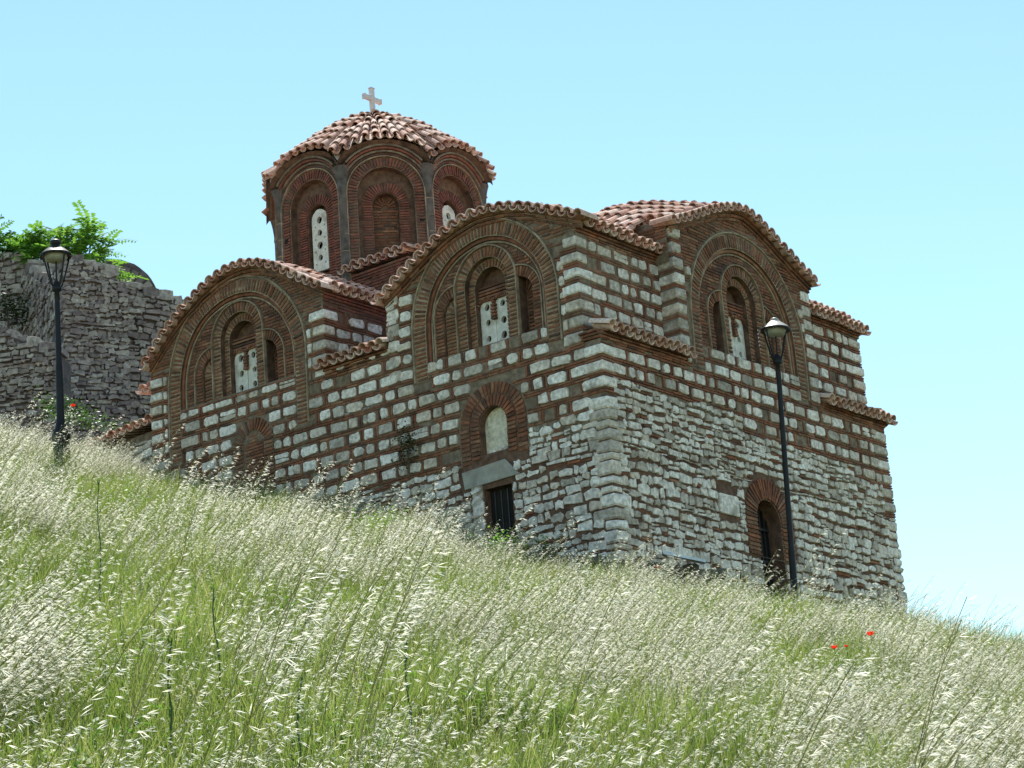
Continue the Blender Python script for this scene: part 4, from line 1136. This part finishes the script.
pm = bpy.data.meshes.new('grass'); pm.from_pydata(pos, [], [])
for nm_, ty, arr in (('ti', 'INT', idx), ('ts', 'FLOAT', scl), ('tr', 'FLOAT', rot)):
    at_ = pm.attributes.new(nm_, ty, 'POINT'); at_.data.foreach_set('value', arr)
go = bpy.data.objects.new('grass', pm); COL.objects.link(go)
tag(go, 'tall wild grass with silvery seed heads covering the hillside', 'grass', kind='stuff')
ng = bpy.data.node_groups.new('scatter', 'GeometryNodeTree')
ng.interface.new_socket('Geometry', in_out='INPUT', socket_type='NodeSocketGeometry'); ng.interface.new_socket('Geometry', in_out='OUTPUT', socket_type='NodeSocketGeometry')
gi = ng.nodes.new('NodeGroupInput'); gout = ng.nodes.new('NodeGroupOutput'); ip = ng.nodes.new('GeometryNodeInstanceOnPoints')
ci = ng.nodes.new('GeometryNodeCollectionInfo'); ci.inputs['Collection'].default_value = tc_; ci.inputs['Separate Children'].default_value = True; ci.inputs['Reset Children'].default_value = True
def attr(nm_, ty):
    a = ng.nodes.new('GeometryNodeInputNamedAttribute'); a.data_type = ty; a.inputs[0].default_value = nm_; return a.outputs[0]
cx = ng.nodes.new('ShaderNodeCombineXYZ'); ng.links.new(attr('tr', 'FLOAT'), cx.inputs[2])
ng.links.new(gi.outputs[0], ip.inputs['Points']); ng.links.new(ci.outputs[0], ip.inputs['Instance']); ip.inputs['Pick Instance'].default_value = True
ng.links.new(attr('ti', 'INT'), ip.inputs['Instance Index']); ng.links.new(cx.outputs[0], ip.inputs['Rotation']); ng.links.new(attr('ts', 'FLOAT'), ip.inputs['Scale'])
ng.links.new(ip.outputs[0], gout.inputs[0])
md = go.modifiers.new('scatter', 'NODES'); md.node_group = ng

# --- poppies
def poppy(px, d, h, label, r=.03):
    P = ray_at(px, 500, d); dd, ll = to_dl(P.x, P.y); g = gz(dd, ll)
    root = empty('poppy', (P.x, P.y, g)); tag(root, label, 'flower', 'red poppies in the grass'); O = Vector((P.x, P.y, g))
    m = MB(); tube(m, [O, O+Z*h*.5+X*.02, O+Z*h], [.003,.0025,.002], STALK, 4); m.build('stem', root, warp=False)
    m = MB()
    for k in range(4):
        a = k*pi/2+U(-.3,.3); u = Vector((cos(a), sin(a), 0)); s = Vector((-sin(a), cos(a), 0)); c = O+Z*h
        rows = [(0,.15,0), (.5,.75,.4), (.8,.8,.95), (.9,.45,1.3)]; V = []
        for (o_, w_, z_) in rows: V += [c+u*r*o_-s*r*w_+Z*r*z_, c+u*r*o_*1.1+Z*r*z_*.8, c+u*r*o_+s*r*w_+Z*r*z_]
        m.add(V, [[3*i+j, 3*i+j+1, 3*i+j+4, 3*i+j+3] for i in range(3) for j in range(2)], RED, True)
    lathe(m, O+Z*h, [(0,0), (.008,.004), (.009,.012), (0,.016)], STALK, 8)
    m.build('petals', root, warp=False)
def poppy_at(px, py, r, label):                  # height above the slope chosen so that the flower stands clear of the grass
    for d in np.arange(33, 10, -.25):
        P = ray_at(px, py, d); dd, ll = to_dl(P.x, P.y); hh = P.z-gz(dd, ll)
        if hh > .74: break
    poppy(px, d, hh, label, r)
poppy_at(855, 632, .034, 'large red poppy right of the lamp base in the upper right grass')
poppy_at(818, 645, .026, 'red poppy lower left of the larger one below the lamp')
poppy_at(830, 643, .017, 'tiny red poppy between the two below the lamp')
poppy_at(652, 569, .045, 'red poppy beside the dark ledge under the church corner')
poppy_at(75, 407, .03, 'red poppy at the foot of the fortress wall right of the left lamp post')

# --- tall dark stalks
def stalk(px, ytop, d, label, lean=0):
    P = ray_at(px, ytop, d); dd, ll = to_dl(P.x, P.y)
    g = gz(dd, ll); m = MB(); O = Vector((P.x, P.y, g)); h = P.z-g
    N = 8; pts = [O+Z*h*i/N+HR*(lean*(i/N)**2+.012*sin(i*1.7)) for i in range(N+1)]
    tube(m, pts, [.0075-.004*i/N for i in range(N+1)], STALK, 5)
    for k in range(26):
        t = U(.35,1); q = O+Z*h*t+HR*(lean*t*t); az = U(0,6.28); u = Vector((cos(az)*.35, sin(az)*.35, 1)).normalized(); s = Vector((-sin(az), cos(az), 0)); ln = U(.02,.05)
        m.add([q, q+u*ln*.5+s*ln*.12, q+u*ln, q+u*ln*.5-s*ln*.12], [[0,1,2,3]], STALK)
    o = m.build('weed_stalk', warp=False); tag(o, label, 'plant', 'tall dark weed stalks in the grass')
random.seed(5)
stalk(98, 480, 19, 'tallest dark green weed stalk standing in the grass near the left edge')
stalk(217, 588, 14, 'thin dark weed stalk left of centre in the lower grass', -.03)
stalk(166, 640, 12, 'short dark weed stalk between the two taller ones at lower left', .02)
stalk(292, 678, 11.5, 'dark weed stalk at the bottom of the picture left of centre', .04)
stalk(405, 640, 13, 'fine dark weed stalk in the lower middle of the grass')

# --- plant rooted in the left facade
def bush(name, c, r, n, ln, m, label, cat, squash=(1,1,1), seed=1, stems=5):
    random.seed(seed); root = empty(name, tuple(c-Z*r*.8)); tag(root, label, cat)
    mb = MB(); ms_ = MB(); tips = []
    for k in range(stems):
        v = Vector((U(-1,1)*squash[0], U(-1,1)*squash[1], U(.0,1)*squash[2])).normalized(); e = c+Vector((v.x*squash[0], v.y*squash[1], v.z*squash[2]))*r*U(.5,.9)
        tube(ms_, [c-Z*r*.8*squash[2], c.lerp(e,.4)+Vector((U(-.05,.05), U(-.05,.05), 0)), e], [.012,.008,.004], BARK, 5); tips.append(e)
    for k in range(n):
        t = random.choice(tips); v = Vector((random.gauss(0,1), random.gauss(0,1), random.gauss(0,1)))*.38*r; p = t+Vector((v.x*squash[0], v.y*squash[1], v.z*squash[2]))
        az = U(0,6.28); u = Vector((cos(az), sin(az), U(-.6,.5))).normalized(); s = u.cross(Vector((U(-1,1), U(-1,1), 1))).normalized(); l2 = ln*U(.6,1.3)
        mb.add([p, p+u*l2*.5+s*l2*.28, p+u*l2, p+u*l2*.5-s*l2*.28], [[0,1,2,3]], m)
    ms_.build('stems', root, warp=False); mb.build('foliage', root, warp=False); return root
bush('wall_plant', Vector((-.18, 3.86, 1.85)), .34, 520, .05, SCRUB, 'dark green plant growing out of the left facade beside the plastered niche', 'plant', (.5,.75,1.25), 3)
bush('scrub_bush', ray_at(10, 318, 56.6), .55, 700, .09, SCRUB, 'dark bush growing on the fortress wall at the left edge', 'bush', (1,.6,1.1), 4)
bush('scrub_bush', ray_at(92, 425, 47), .42, 520, .07, WEEDM, 'low green bush at the foot of the bastion left of the church', 'bush', (2.0,.6,.5), 5)
bush('scrub_bush', ray_at(62, 412, 48), .4, 400, .08, WEEDM, 'dark green weeds around the left lamp post', 'bush', (1.3,.6,.8), 6)
bush('scrub_bush', ray_at(398, 532, 34), .35, 500, .055, FRESH, 'bright green weeds on the crest left of the low doorway', 'bush', (1.8,.8,.8), 7)
bush('scrub_bush', ray_at(522, 545, 32.8), .28, 380, .05, FRESH, 'yellowish green weeds in front of the low doorway', 'bush', (1.8,.8,.8), 8)
bush('scrub_bush', ray_at(560, 556, 32.8), .27, 520, .04, SCRUB, 'dark weeds against the ledge under the near corner', 'bush', (2.6,.8,.8), 9)
bush('scrub_bush', ray_at(143, 297, 55.4), .3, 420, .06, FRESH, 'small bright green tuft on top of the fortress wall behind the church', 'bush', (2.2,.8,.5), 10)

# --- ailanthus-like shrub with long feathered fronds on the ruins
def frond(mb, p, u, ln, m):
    s = u.cross(Z).normalized(); n = 9; sag = U(.15,.45)
    prev = p
    for i in range(1, n+1):
        t = i/n; q = p+u*(ln*t)-Z*(ln*sag*t*t)
        mb.add([prev, q, q+Z*.006, prev+Z*.006], [[0,1,2,3]], m)
        for sg in (1, -1):
            l2 = ln*.26*(1-.45*abs(t-.45))*U(.8,1.1); d = (s*sg+u*.45-Z*U(.1,.5)).normalized(); w_ = u*(l2*.22)
            mb.add([q, q+d*l2*.4+w_, q+d*l2, q+d*l2*.4-w_], [[0,1,2,3]], m)
        prev = q
def ailanthus(label, base, tips, seed, sc=1.0):
    random.seed(seed); root = empty('leafy_tree', tuple(base)); tag(root, label, 'tree', 'leafy trees on the fortress ruins')
    tr = MB(); cr_ = MB()
    tube(tr, [base, base+Z*.3, base+Z*.6+HR*.1], [.07,.055,.04], BARK, 8)
    tr.build('trunk', root, warp=False); lb_ = MB()
    for tp in tips:
        mid = base.lerp(tp, .55)+Z*.12
        tube(lb_, [base+Z*.3, mid, tp], [.035,.022,.010], BARK, 5)
        for k in range(int(17*sc)):
            az = U(0, 2*pi); el = U(-.15,1.0); u = Vector((cos(az)*cos(el), sin(az)*cos(el), sin(el)))
            o = tp.lerp(mid, U(0,.55))
            frond(cr_, o+Vector((U(-.18,.18), U(-.18,.18), U(-.15,.15))), u, U(.45,.95)*sc, FRESH if random.random() < .82 else WEEDM)
    lb_.build('limbs', root, warp=False); cr_.build('crown', root, warp=False)
D0 = 58.0
ailanthus('bright green leafy tree with long feathered leaves rising over the bastion', ray_at(82, 300, D0), [ray_at(x, y, D0+dd_) for x, y, dd_ in ((42,250,0), (52,234,.4), (64,230,.3), (78,240,-.3), (93,234,.2), (104,250,-.4), (92,262,.4), (66,256,.2), (108,270,-.8), (82,226,0), (28,248,.2), (20,262,.1), (56,262,-.3), (40,236,.2))], 9)
ailanthus('lower leafy tree at the left edge above the dark fortress wall', ray_at(8, 290, D0+.5), [ray_at(x, y, D0+dd_) for x, y, dd_ in ((2,246,0), (14,240,.3), (28,246,0), (-18,240,0), (38,250,.2), (8,256,.2), (22,254,-.3))], 14, 1.0)
ailanthus('single leafy twig poking in at the upper left edge', ray_at(-32, 280, D0+.8), [ray_at(x, y, D0+.8) for x, y in ((-14,217), (-24,226))], 18, .8)
